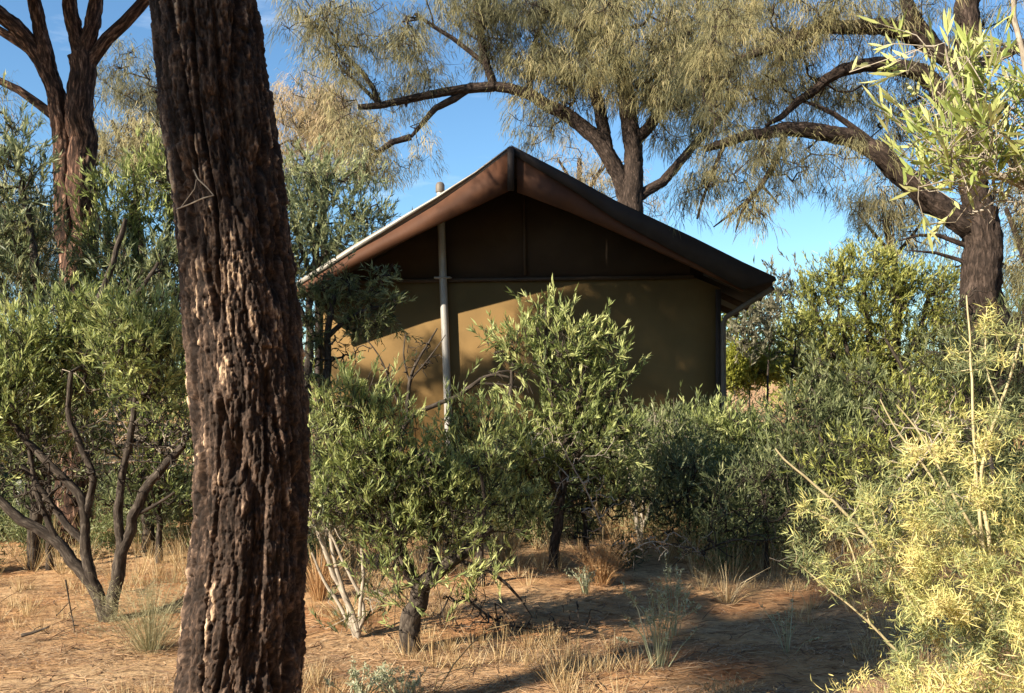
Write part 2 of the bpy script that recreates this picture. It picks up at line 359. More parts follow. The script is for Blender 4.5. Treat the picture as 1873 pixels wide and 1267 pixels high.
# soffit lining below panels (dark), inset
def lining(rake, name):
    rk = [p - ZZ * (TH + .004) + BACK * .12 for p in rake]
    k = len(rk); bk = [p + BACK * (DEEP + .2 + (p - H(0, 0, 0)) @ NV) for p in rk]
    V = np.array(rk + bk + [p - ZZ * .03 for p in rk] + [p - ZZ * .03 for p in bk]); F = []
    for a in range(k - 1):
        F += [[a, a + 1, k + a + 1, k + a], [2 * k + a + 1, 2 * k + a, 3 * k + a, 3 * k + a + 1], [a, 2 * k + a, 2 * k + a + 1, a + 1], [k + a, k + a + 1, 3 * k + a + 1, 3 * k + a]]
    F += [[k - 1, 3 * k - 1, 4 * k - 1, 2 * k - 1]]
    mb = MB(); mb.add(V, F); return mb.build(name, M['soffit'], hut)
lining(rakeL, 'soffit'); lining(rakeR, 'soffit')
nL = unit(np.cross(TL - RID, ZZ)[None])[0]; nL = nL if nL @ NV > 0 else -nL
nR = unit(np.cross(TR - RID, ZZ)[None])[0]; nR = nR if nR @ NV > 0 else -nR
off = lambda L, n_, d: [p + n_ * d for p in L]
fl_t = [on_plane(RID, TL, *q) for q in [(930, 279), (870, 325), (800, 374), (700, 434), (640, 467), (590, 499), (530, 536)]]
fl_b = [on_plane(RID, TL, *q) for q in [(929, 350), (870, 378), (800, 411), (700, 460), (640, 490), (590, 520), (530, 556)]]
slab((off(fl_t, nL, .03), off(fl_b, nL, .03)), -nL * .05, M['fascia'], 'fascia')
# pale capping strip above the left fascia
slab((off([p + ZZ * .004 for p in rakeL], nL, .045), off([p - ZZ * h_ for p, h_ in zip(rakeL, (.012, .016, .03, .06, .075, .07, .05))], nL, .045)), -nL * .04, M['roof'], 'rake_capping')
fr_t = [on_plane(RID, TR, *q) for q in [(944, 281), (1043, 342), (1125, 398), (1269, 478), (1357, 526)]]
fr_b = [on_plane(RID, TR, *q) for q in [(946, 351), (1043, 388), (1125, 424), (1277, 494), (1359, 533)]]
slab((off(fr_t, nR, .03), off(fr_b, nR, .03)), -nR * .05, M['fascia'], 'fascia')
db_t = [on_plane(RID, TR, *q) for q in [(935, 267), (1043, 323), (1125, 368), (1269, 436), (1357, 480), (1416, 507)]]
db_b = [on_plane(RID, TR, *q) for q in [(937, 283), (1043, 346), (1125, 402), (1269, 481), (1357, 530), (1418, 514)]]
slab((off(db_t, nR, .06), off(db_b, nR, .06)), -nR * .06, M['darkband'], 'overhang_shade_band')  # dark board added in place of the roof overhang's shaded underside
# dark fold post at the peak
bar(on_plane(RID, RID + U, 936, 272) + NV * .07, on_plane(RID, RID + U, 936, 350) + NV * .07, .075, .08, M['darkband'], 'ridge_post')
bar(on_plane(RID, RID + U, 937, 275) + NV * .02, H(UR, -DEEP, z_ap - .1), .06, .08, M['soffit'], 'ridge_beam')
# gutters on both eaves
for tip, nm in ((rakeR[-1], 1), (rakeL[-1], -1)):
    q0 = tip - ZZ * .07 + U * .04 * nm; q1 = q0 + BACK * (DEEP + 1)
    bar(q0, q1, .10, .09, M['darkband'], 'gutter')
# downpipe: slants from the gutter to the wall corner, then down
mb = MB()
gp = rakeR[-1] - ZZ * .12 + BACK * .06
c0 = on_plane(W0, W1, 1322, 584) + NV * .10
c1 = H(.08, .10, -.05); c1[0] = c0[0] + .01; c1[1] = c0[1]
pts = [gp, gp * .97 + c0 * .03, gp * .5 + c0 * .5, gp * .06 + c0 * .94, c0 - ZZ * .06, (c0 + c1) / 2, c1]
mb.tube(pts, [.035] * 7, 10); mb.build('downpipe', M['pipe'], hut, True)
# rafters under the overhang
for q in (.08, .45, .8):
    u_ = -.1 + .0; s0 = H(-.2, .3 - q * 5, z_roof(-.2) - .10); s1 = H(.55, .3 - q * 5, z_roof(.55) - .10)
    bar(s0, s1, .09, .05, M['trim'], 'rafter')
# pale galvanised pole in front of the wall, its cap poking through the roof
pv = .10
pA, pB = W0 + NV * pv, W1 + NV * pv
pole = thing('flue_pole', 'tall pale galvanised pole standing against the lit cabin wall', 'pole', on_plane(pA, pB, 824, 905) * [1, 1, 0])
pts = [on_plane(pA, pB, 824, 920), on_plane(pA, pB, 819, 740), on_plane(pA, pB, 814, 600), on_plane(pA, pB, 810, 500), on_plane(pA, pB, 807, 400), on_plane(pA, pB, 805, 338)]
mb = MB(); mb.tube(pts, .052, 16); mb.build('shaft', M['galv'], pole, True)
mb = MB(); e = pts[-1]; mb.tube([e - ZZ * .10, e - ZZ * .005, e + ZZ * .03, e + ZZ * .045], [.062, .062, .045, .005], 16); mb.build('cap', M['pipe'], pole, True)
mb = MB(); e = on_plane(pA, pB, 810, 508); mb.box(e - NV * .03, [U, NV, ZZ], [.11, .09, .012]); mb.build('bracket', M['galv'], pole)

# ------------------------------------------------------------------ plants: skeleton growth
def grow(limbs, targets, rng, seg=.12, tip_r=.0025, expo=.46, up=.25, wig=.12, nmin=4):
    """limbs: list of (points, r0, r1); targets: (n,3). Returns paths [(pts, radii)]"""
    Pn = []; par = []; isT = []
    paths = []
    for k, (pts, r0, r1) in enumerate(limbs):
        pts = np.array(pts, float)
        if k and Pn:
            A = np.array(Pn); dd = ((A - pts[0]) ** 2).sum(1); a = int(np.argmin(dd))
            if .0001 < dd[a]: pts = np.concatenate([A[a][None], pts]) if dd[a] > .0004 * max(1, r0 * 400) ** 2 else np.concatenate([A[a][None], pts[1:]])
        L = np.concatenate([[0], np.cumsum(np.linalg.norm(np.diff(pts, axis=0), axis=1))])
        m_ = max(4, int(L[-1] / seg) + 1); s = np.linspace(0, L[-1], m_)
        q = np.stack([np.interp(s, L, pts[:, a]) for a in range(3)], 1)
        for _ in range(2):
            q[1:-1] = q[1:-1] * .5 + (q[:-2] + q[2:]) * .25
        amp = max(r0, r1) * .5
        q[1:-1] += np.stack([noise(s[1:-1] * 3 / max(seg * 4, .3) + k * 7, a * 9.1 + k, .5) for a in range(3)], 1) * amp
        if k and Pn:
            A = np.array(Pn); p0 = int(np.argmin(((A - q[0]) ** 2).sum(1)))
        else: p0 = -1
        idx = []
        for a in range(m_):
            Pn.append(q[a]); par.append(p0 if a == 0 else len(Pn) - 2); idx.append(len(Pn) - 1)
        paths.append((idx, np.linspace(1, 0, m_) ** .8 * (r0 - r1) + r1, None))
    A = np.array(Pn)
    d = np.array([np.sqrt(((A - t_) ** 2).sum(1).min()) for t_ in targets]) if len(targets) else np.array([])
    order = np.argsort(d)
    cap = len(Pn) + len(targets) * 40
    PA = np.zeros((cap, 3)); PA[:len(Pn)] = A; cnt = len(Pn); par = par + [0] * (cap - cnt)
    DR = np.zeros((cap, 3)); DR[:cnt] = [0, 0, 1]
    for idx, _, _ in paths:
        g_ = unit(np.gradient(PA[idx], axis=0)); DR[idx] = g_
    weight = np.zeros(cap); new = []
    for o_ in order:
        t_ = targets[o_]
        dv = t_ - PA[:cnt]; ds = np.sqrt((dv ** 2).sum(1)) + 1e-6
        al = (dv * DR[:cnt]).sum(1) / ds
        c = ds * (1.35 - .35 * al)
        a = int(np.argmin(c)); dist = ds[a]
        if dist < .01: weight[a] += 1; new.append(None); continue
        k = min(38, max(nmin, int(dist / seg) + 1))
        p0 = PA[a]; ctrl = p0 + (DR[a] * .5 + dv[a] / dist * .5 + np.array([0, 0, up])) * dist * .45
        s = np.linspace(0, 1, k)[:, None]
        q = (1 - s) ** 2 * p0 + 2 * s * (1 - s) * ctrl + s ** 2 * t_
        q[1:-1] += rng.normal(0, wig, (k - 2, 3)) * seg * .6
        idx = [a]
        for b_ in range(1, k):
            PA[cnt] = q[b_]; par[cnt] = idx[-1]; DR[cnt] = (q[b_] - q[b_ - 1]) / (np.linalg.norm(q[b_] - q[b_ - 1]) + 1e-9)
            idx.append(cnt); cnt += 1
        weight[cnt - 1] += 1
        paths.append((idx, None, 1))
    for a in range(cnt - 1, 0, -1):
        if par[a] >= 0: weight[par[a]] += weight[a]
    rad = tip_r * np.maximum(weight, 1) ** expo
    out = []
    lim = np.full(cap, 1e9)
    for idx, r, _ in paths:
        if r is not None:
            for a, b_ in zip(idx, r): lim[a] = b_
    for idx, r, fl in paths:
        if r is None:
            r = rad[idx].copy(); r[0] = min(r[1] if len(r) > 1 else r[0], lim[idx[0]] * .8)
            r = np.minimum(r, lim[idx[0]] * .85) if lim[idx[0]] < 1e8 else r
            for a, b_ in zip(idx[1:], r[1:]): lim[a] = min(lim[a], b_ * 1.2)
        out.append((PA[idx], r))
    return out, DR

def blob_targets(blobs, Y, dens, rng, depth=None, tintmode=None):
    T = []; C = []; tn = []
    for bl in blobs:
        px, py, rx, ry = bl[:4]
        Yb = Y + (bl[4] if len(bl) > 4 else 0); k = bl[5] if len(bl) > 5 else 1.0; tb = bl[6] if len(bl) > 6 else 0
        dz = depth if depth is not None else .8 * (rx + ry) / 2 / FPX * Yb
        cnt = max(3, int(dens * k * rx * ry / 1000))
        a = rng.uniform(0, 2 * math.pi, cnt); rho = rng.uniform(0, 1, cnt) ** .55
        dy = rng.uniform(-1, 1, cnt) * np.sqrt(1.05 - rho ** 2) * dz
        q = np.stack([P(px + rx * r_ * math.cos(a_), py - ry * r_ * math.sin(a_), Yb) + np.array([0, d_, 0]) for a_, r_, d_ in zip(a, rho, dy)])
        q[:, 2] = np.maximum(q[:, 2], .06)
        T.append(q); C.append(np.repeat(P(px, py, Yb)[None], cnt, 0)); tn.append(np.full(cnt, tb))
    return np.concatenate(T), np.concatenate(C), np.concatenate(tn)

def leaves(mb, pos, axis, L, Wd, tint, rng, bend=.15, segs=1):
    """narrow leaves: pos (n,3), axis unit (n,3)"""
    n_ = len(pos); r = unit(rng.normal(size=(n_, 3))); side = unit(np.cross(axis, r)); nor = np.cross(side, axis)
    L = L[:, None]; Wd = Wd[:, None]; dn = -nor * L * bend
    if segs == 1:
        V = np.stack([pos, pos + axis * L * .45 + side * Wd * .5, pos + axis * L + dn, pos + axis * L * .5 - side * Wd * .5], 1)
        F = np.arange(n_ * 4).reshape(n_, 4); mb.add(V.reshape(-1, 3), F, np.repeat(tint, 4))
    else:
        a1 = pos + axis * L * .3 + dn * .1; a2 = pos + axis * L * .68 + dn * .45
        V = np.stack([pos - side * Wd * .08, pos + side * Wd * .08, a1 + side * Wd * .48, a1 - side * Wd * .48, a2 + side * Wd * .42, a2 - side * Wd * .42,
                      pos + axis * L + dn + side * Wd * .04, pos + axis * L + dn - side * Wd * .04], 1)
        o_ = np.arange(n_)[:, None] * 8
        F = np.concatenate([o_ + np.array([0, 1, 2, 3]), o_ + np.array([3, 2, 4, 5]), o_ + np.array([5, 4, 6, 7])])
        mb.add(V.reshape(-1, 3), F, np.repeat(tint, 8))

def shoots(mbf, mbs, T, C, tb, rng, n_sh, n_lf, shl, LL, LW, up=.8, spread=.35, splay=.6, segs=1, twig=.0022, outw=.5, jit=.05):
    spread = spread * 1.35; jit = jit * 1.5
    n_ = len(T) * n_sh
    base = np.repeat(T, n_sh, 0) + rng.normal(0, jit, (n_, 3)); cen = np.repeat(C, n_sh, 0)
    ax = unit(unit(base - cen) * outw + np.array([0, 0, up]) + rng.normal(0, spread, (n_, 3)))
    sl2 = rng.uniform(.6, 1.3, n_) * shl * np.where(rng.rand(n_) < .10, 1.9, 1)
    base = base - ax * sl2[:, None] * .5
    if mbs is not None:
        for k in range(n_):
            mbs.tube([T[k // n_sh], base[k], base[k] + ax[k] * sl2[k] * .5, base[k] + ax[k] * sl2[k]], [twig, twig, twig * .8, twig * .4], 3)
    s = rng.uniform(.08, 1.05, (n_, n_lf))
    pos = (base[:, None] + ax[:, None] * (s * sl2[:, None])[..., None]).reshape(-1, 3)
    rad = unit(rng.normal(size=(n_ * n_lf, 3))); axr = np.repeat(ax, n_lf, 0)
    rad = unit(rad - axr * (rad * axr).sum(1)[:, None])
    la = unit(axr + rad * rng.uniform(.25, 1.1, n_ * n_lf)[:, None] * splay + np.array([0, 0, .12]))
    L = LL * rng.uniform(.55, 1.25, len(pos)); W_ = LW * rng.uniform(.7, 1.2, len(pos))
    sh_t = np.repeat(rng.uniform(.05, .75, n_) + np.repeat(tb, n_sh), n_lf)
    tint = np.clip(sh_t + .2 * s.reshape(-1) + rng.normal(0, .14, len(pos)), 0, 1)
    leaves(mbf, pos, la, L, W_, tint, rng, segs=segs)

def base_pt(px, Y):
    x = (px - CX) / FPX * Y; return np.array([x, Y, float(gz(x, Y)) - .03])

def limb_list(specs, Y):
    out = []
    for pts, r0, r1 in specs:
        q = [P(a[0], a[1], Y + (a[2] if len(a) > 2 else 0)) for a in pts]
        out.append((q, r0 * Y / FPX, r1 * Y / FPX))
    return out

def shrub(name, label, cat, base, Y, limbs, blobs, seed, dens=1.2, mat='leaf_green', bark='bark_shrub', n_sh=3, n_lf=14, shl=.16, LL=.075, LW=.011,
          seg=.08, tip_r=.002, expo=.42, depth=None, group=None, bare=None, **kw):
    rng = np.random.RandomState(seed)
    bp = base_pt(base, Y)
    root = thing(name, label, cat, bp, group)
    T, C, tb = blob_targets(blobs, Y, dens * 2.4, rng, depth)
    lm = limb_list(limbs, Y)
    if lm:
        lm[0] = ([bp] + list(lm[0][0]), lm[0][1], lm[0][2])
        for k in range(1, len(lm)):
            if lm[k][0][0][2] < .05: lm[k][0][0][2] = bp[2]
    else:
        c = T.mean(0); lm = [([bp, bp * .6 + c * .4 + [0, 0, .1], c], .03, .012)]
    tg = T
    if bare is not None:
        Tb, _, _ = blob_targets(bare, Y, 16.0, rng, depth); tg = np.concatenate([T, Tb])
    paths, _ = grow(lm, tg, rng, seg=seg, tip_r=max(tip_r, .0030 * Y / 6.5), expo=min(expo, .38), wig=.32)
    ms = MB()
    for q, r in paths:
        if r[0] > .018: ms.rough_tube(q, r, 14, .03, .2, .7)
        else: ms.tube(q, r, 7 if r[0] > .012 else (5 if r[0] > .005 else 3))
    mf = MB()
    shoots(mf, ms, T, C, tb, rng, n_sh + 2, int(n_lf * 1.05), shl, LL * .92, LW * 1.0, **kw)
    ms.build('branches', M[bark], root, True)
    mf.build('foliage', M[mat], root)
    return root

def strands(mb, T, tb, rng, k, L, wd, jit, side=.5, per=13, ms=None):
    """each target carries several small drooping tufts of needles"""
    nt_ = max(2, k // per); m_ = len(T) * nt_
    td = unit(rng.normal(0, 1, (m_, 3))) * rng.uniform(.2, 1, (m_, 1)) ** .6 * jit * 2.0 * np.array([1, 1, .7])
    TC = np.repeat(T, nt_, 0) + td
    tax = unit(td * [1, 1, .5] + rng.normal(0, .35, (m_, 3)) * jit + [0, 0, -.5 * jit])
    tcl = np.repeat(rng.uniform(.0, .7, len(T)) + tb, nt_) + rng.uniform(-.2, .2, m_)
    n_ = m_ * per; p0 = np.repeat(TC, per, 0) + rng.normal(0, 1, (n_, 3)) * jit * .22
    d0 = unit(np.repeat(tax, per, 0) + rng.normal(0, .62, (n_, 3)))
    Ls = (L * rng.uniform(.35, 1.15, n_) * np.repeat(rng.uniform(.6, 1.25, m_), per))[:, None]
    dn = np.array([0, 0, -1.])
    p1 = p0 + unit(d0 + dn * .25) * Ls * .5; p2 = p1 + unit(d0 * .75 + dn) * Ls * .5
    h = rng.uniform(0, 2 * math.pi, n_); sv = np.stack([np.cos(h), np.sin(h) * .4, 0 * h], 1) * (wd * rng.uniform(.6, 1.3, n_) / 2)[:, None]
    V = np.stack([p0 - sv * .6, p0 + sv * .6, p1 + sv, p1 - sv, p2 + sv * .25, p2 - sv * .25], 1).reshape(-1, 3)
    o_ = np.arange(n_)[:, None] * 6
    F = np.concatenate([o_ + np.array([0, 1, 2, 3]), o_ + np.array([3, 2, 4, 5])])
    t_ = np.clip(np.repeat(tcl, per)[:, None] + rng.normal(0, .1, (n_, 1)) + np.array([0, 0, .04, .04, .14, .14])[None], 0, 1)
    mb.add(V, F, t_.ravel())
    if ms is not None:       # fine dark twigs that carry the tufts
        a_ = np.repeat(T, nt_, 0); sg = rng.rand(m_) < .8
        a_, b2 = a_[sg], TC[sg]; mid = (a_ + b2) / 2 + rng.normal(0, jit * .25, a_.shape) + [0, 0, jit * .3]
        w_ = wd * 1.0; hh = rng.uniform(0, 6.28, len(a_)); sv = np.stack([np.cos(hh), np.sin(hh) * .5, .6 * np.sin(hh * 2)], 1) * w_ / 2
        V = np.stack([a_ - sv, a_ + sv, mid + sv, mid - sv, b2 + sv * .5, b2 - sv * .5], 1).reshape(-1, 3); o_ = np.arange(len(a_))[:, None] * 6
        ms.add(V, np.concatenate([o_ + np.array([0, 1, 2, 3]), o_ + np.array([3, 2, 4, 5])]), .5)

def oak(name, label, base, Y, limbs, blobs, seed, dens=1.2, k=26, L=.42, wd=.012, jit=.16, mat='needle', bark='bark_oak', seg=.3, tip_r=.006, expo=.45, depth=None, sides=14, extra=None, up=.1, group=None):
    rng = np.random.RandomState(seed)
    bp = base_pt(base, Y); root = thing(name, label, 'tree', bp, group)
    T, C, tb = blob_targets(blobs, Y, dens * 1.7, rng, depth)
    if extra is not None:     # world-space blobs: centre, radii, count
        for c, r_, cnt in extra:
            a = unit(rng.normal(size=(cnt, 3))) * (rng.uniform(0, 1, (cnt, 1)) ** .4) * np.array(r_) + np.array(c)
            T = np.concatenate([T, a]); tb = np.concatenate([tb, np.zeros(cnt)])
    lm = limb_list(limbs, Y); lm[0] = ([bp] + list(lm[0][0]), lm[0][1], lm[0][2])
    paths, _ = grow(lm, T, rng, seg=seg, tip_r=tip_r, expo=expo, up=up, wig=.35)
    ms = MB()
    for q, r in paths:
        if r[0] > .07: ms.rough_tube(q, r, 26, max(.035, Y * .0035), .2)
        else: ms.tube(q, r, 8 if r[0] > .02 else 4)
    mf = MB(); strands(mf, T, tb, rng, int(k * 3.4), L * .5, wd * .92, jit * 1.15, ms=ms)
    ms.build('trunk', M[bark], root, True)
    mf.build('crown', M[mat], root)
    return root

exec_plants = True
# ------------------------------------------------------------------ foreground oak with thick bark
def foreground_oak():
    Y = 3.3
    cl = [(300, -520, 70), (345, -200, 88), (360, -60, 94), (375, 0, 96), (397, 200, 100), (426, 400, 101), (445, 600, 105), (459, 800, 103), (459, 1000, 105), (452, 1100, 107), (438, 1267, 113), (430, 1400, 120), (425, 1500, 135), (424, 1570, 165)]
    cl = np.array(cl[::-1], float)
    pts = np.array([P(a, b_, Y) for a, b_, _ in cl]); rad = cl[:, 2] / FPX * Y
    z = pts[:, 2]; zi = np.concatenate([np.arange(z[0], .1, .012), np.arange(.1, 2.98, .0042), np.arange(2.98, z[-1], .02)])
    sm = lambda v: np.interp(zi, z, v)
    cx_, r_ = sm(pts[:, 0]), sm(rad)
    ker = np.ones(41) / 41
    pad = lambda v: np.convolve(np.pad(v, 20, mode='edge'), ker, 'valid')
    cx_, r_ = pad(cx_), pad(r_)
    nth = 340; th = np.arange(nth) * 2 * math.pi / nth
    Z_, Th = np.meshgrid(zi, th, indexing='ij'); R0 = .19
    cxn, cyn = np.cos(Th) * R0, np.sin(Th) * R0
    wx = cxn + .013 * noise(cxn * 9 + 9, cyn * 9, Z_ * 2.6) + .004 * noise(cxn * 40, cyn * 40, Z_ * 22); wy = cyn + .013 * noise(cxn * 9, cyn * 9 + 9, Z_ * 2.6 + 5) + .004 * noise(cxn * 40 + 5, cyn * 40, Z_ * 22 + 8)
    wz = Z_ + .03 * noise(cxn * 12, cyn * 12, Z_ * 9)
    S = lambda v, a, b_: np.clip((v - a) / (b_ - a), 0, 1) ** 2 * (3 - 2 * np.clip((v - a) / (b_ - a), 0, 1))
    f1 = np.abs(noise(wx * 15, wy * 15, wz * 1.5 + 3))            # deep long furrows
    f2 = np.abs(noise(wx * 36 + 4, wy * 36, wz * 4.6 + 2))        # secondary furrows
    c3 = np.abs(noise(wx * 20 + 8, wy * 20, wz * 24 + 2))         # cross cracks
    f3 = .8 - 3.2 * np.abs(noise(wx * 62, wy * 62 + 3, wz * 9))
    f7 = .8 - 3.2 * np.abs(noise(wx * 120, wy * 120 + 3, wz * 22))
    f4 = noise(wx * 120, wy * 120 + 6, wz * 70)
    f6 = noise(wx * 210, wy * 210, wz * 90)
    f5 = noise(wx * 9, wy * 9, wz * 2.0 + 11)
    plate = S(f1, .02, .17); sub = S(f2, .01, .16); crk = S(c3, 0, .10)
    RS = np.random.RandomState(77)
    def cells(nu, hv, wu, seed):
        """jittered plates: nu around the trunk, hv metres tall; returns plate value, edge distance"""
        u_ = Th / (2 * math.pi) * nu + wu * noise(cxn * 14 + seed, cyn * 14, Z_ * 5); v_ = Z_ / hv + wu * noise(cxn * 10, cyn * 10 + seed, Z_ * 12)
        J = np.random.RandomState(seed).rand(nu, 997, 3); ui, vi = np.floor(u_).astype(int), np.floor(v_).astype(int)
        d1 = np.full(u_.shape, 9.); d2 = d1.copy(); val = np.zeros(u_.shape)
        for a in (-1, 0, 1):
            for b_ in (-1, 0, 1):
                cu, cv = ui + a, vi + b_; j3 = J[cu % nu, cv % 997]
                d = np.hypot(cu + .1 + .8 * j3[..., 0] - u_, cv + .1 + .8 * j3[..., 1] - v_)
                nearer = d < d1; d2 = np.where(nearer, d1, np.minimum(d2, d)); val = np.where(nearer, j3[..., 2], val); d1 = np.minimum(d, d1)
        return val, d2 - d1
    v1, e1 = cells(40, .17, 1.1, 31); v2, e2 = cells(96, .060, 1.0, 32); v3, e3 = cells(190, .022, .8, 33)
    step = np.round(noise(wx * 60, wy * 60, wz * 20 + 9) * 3.2) / 3.2
    disp = .026 * plate + .007 * sub + .012 * (v1 - .5) + .004 * S(e1, 0, .25) + .008 * (v2 - .5) + .002 * S(e2, 0, .3) + .005 * (v3 - .5) + .003 * f6 + .002 * f4 + .008 * f5 - .040
    rr = r_[:, None] + disp
    pale = S(noise(wx * 15 + 2, wy * 15, wz * 2.6 + 7) + .3 * noise(wx * 60, wy * 60, wz * 18), .14, .36) * S(disp, -.008, .006)
    red = .5 + .9 * noise(wx * 40, wy * 40, wz * 9) + .5 * f4
    TN = np.clip(.13 + .17 * red + .12 * f6 + .20 * (v2 - .3) + .14 * (v3 - .4) + .46 * pale * (.35 + .5 * v2 + .5 * v3), 0, 1)
    V = np.stack([cx_[:, None] + np.cos(Th) * rr, Y + np.sin(Th) * rr, Z_], -1)
    m_ = len(zi); i_ = np.arange(m_ - 1)[:, None] * nth; j_ = np.arange(nth)[None]; j2 = (j_ + 1) % nth
    F = np.stack(np.broadcast_arrays(i_ + j_, i_ + j2, i_ + nth + j2, i_ + nth + j_), -1).reshape(-1, 4)
    root = thing('desert_oak', 'thick dark furrowed trunk closest to the camera, crossed by a thin broken twig', 'tree', (cx_[0], Y, 0))
    mb = MB(); B = np.stack([cxn, cyn, Z_], -1).reshape(-1, 3)
    mb.add(V.reshape(-1, 3), F, TN.reshape(-1), B); mb.build('trunk', M['bark_big'], root, False)
    # hanging strip at upper left
    mb = MB(); q = [P(284, 20, Y - .02), P(283, 60, Y - .03), P(284, 95, Y - .03), P(282, 107, Y - .03)]; mb.tube(q, [.012, .010, .007, .002], 5); mb.build('bark_strip', M['bark_big'], root)
    # upper limbs and crown above the picture
    rng = np.random.RandomState(11); top = np.array([cx_[-1], Y, zi[-1]])
    lm = [([top - [0, 0, .1], top + [-.1, .1, .6], top + [-.5, .2, 1.6], top + [-.9, .3, 2.6]], .12, .05),
          ([top - [0, 0, .1], top + [.2, -.1, .5], top + [.6, -.3, 1.4], top + [.8, -.6, 2.4]], .09, .04)]
    T = np.concatenate([unit(rng.normal(size=(60, 3))) * rng.uniform(0, 1, (60, 1)) ** .4 * [1.0, .9, .8] + c for c in (top + [-1.0, .3, 2.8], top + [.8, -.7, 2.8], top + [-.1, -.2, 3.6])])
    ps, _ = grow(lm, T, rng, seg=.3, tip_r=.005)
    ms = MB()
    for q, r in ps: ms.tube(q, r, 8 if r[0] > .03 else 4)
    ms.build('limbs', M['bark_oak'], root, True)
    mf = MB(); strands(mf, T, np.zeros(len(T)), rng, 26, .4, .01, .16); mf.build('crown', M['needle'], root)
    # the thin twig caught on its bark
    mb = MB()
    q = [P(322, 383, Y - .2), P(345, 374, Y - .215), P(372, 362, Y - .22), P(391, 357, Y - .22), P(378, 342, Y - .22), P(362, 327, Y - .218), P(354, 310, Y - .215)]
    mb.tube(q, .0022, 5)
    mb.tube([P(330, 380, Y - .2), P(345, 360, Y - .215), P(356, 345, Y - .22), P(359, 328, Y - .218)], .0013, 4)
    tag(mb.build('broken_twig', M['bark_pale'], None, origin=P(322, 383, Y - .2)), 'thin pale bent twig caught on the bark of the closest trunk', 'twig')
foreground_oak()

# ------------------------------------------------------------------ desert oaks
oak('desert_oak', 'forked oak with reddish flaky bark behind the left shrubs', 130, 9.5,
    [([(135, 900), (140, 700), (148, 560), (150, 470), (152, 380), (154, 300), (152, 210), (150, 130), (148, 100)], 31, 21),
     ([(140, 560), (128, 470), (120, 380), (118, 300), (112, 220), (92, 140), (66, 85), (36, 45), (-20, 15), (-90, -60)], 20, 12),
     ([(86, 120), (76, 60), (62, 0), (40, -120)], 14, 9),
     ([(148, 120), (140, 60), (128, 0), (110, -130)], 15, 9),
     ([(152, 130), (168, 70), (176, 0), (190, -120)], 15, 9),
     ([(158, 120), (180, 82), (215, 48), (255, 14), (300, -40), (380, -140)], 13, 8),
     ([(70, 90), (30, 75), (0, 45), (-60, 30)], 9, 6),
     ([(112, 240), (60, 178), (20, 150), (-50, 125)], 9, 5)],
    [(-10, 190, 40, 60, 0, .5), (-40, 300, 60, 80), (20, 240, 40, 30, 0, .3)], 21, bark='bark_red', wd=.007, L=.32, k=30, jit=.12, seg=.2, tip_r=.004,
    extra=[((-4.30, 7.50, 7.6), (1.45, 1.0, 2.1), 1500), ((-5.72, 8.2, 6.3), (.72, .6, 1.25), 420), ((-5.6, 8.15, 6.95), (.7, .5, .85), 300), ((-7.4, 8.8, 6.3), (.2, .25, .5), 36), ((-8.06, 8.8, 5.85), (.34, .25, .3), 44), ((-6.62, 8.8, 6.0), (.28, .25, .35), 40), ((-8.5, 8.8, 6.2), (.25, .25, .2), 24), ((-3.3, 9.2, 7.2), (1.3, 1.0, 1.0), 90)])  # unseen crown clumps placed to shade the cabin wall and dapple its lit part

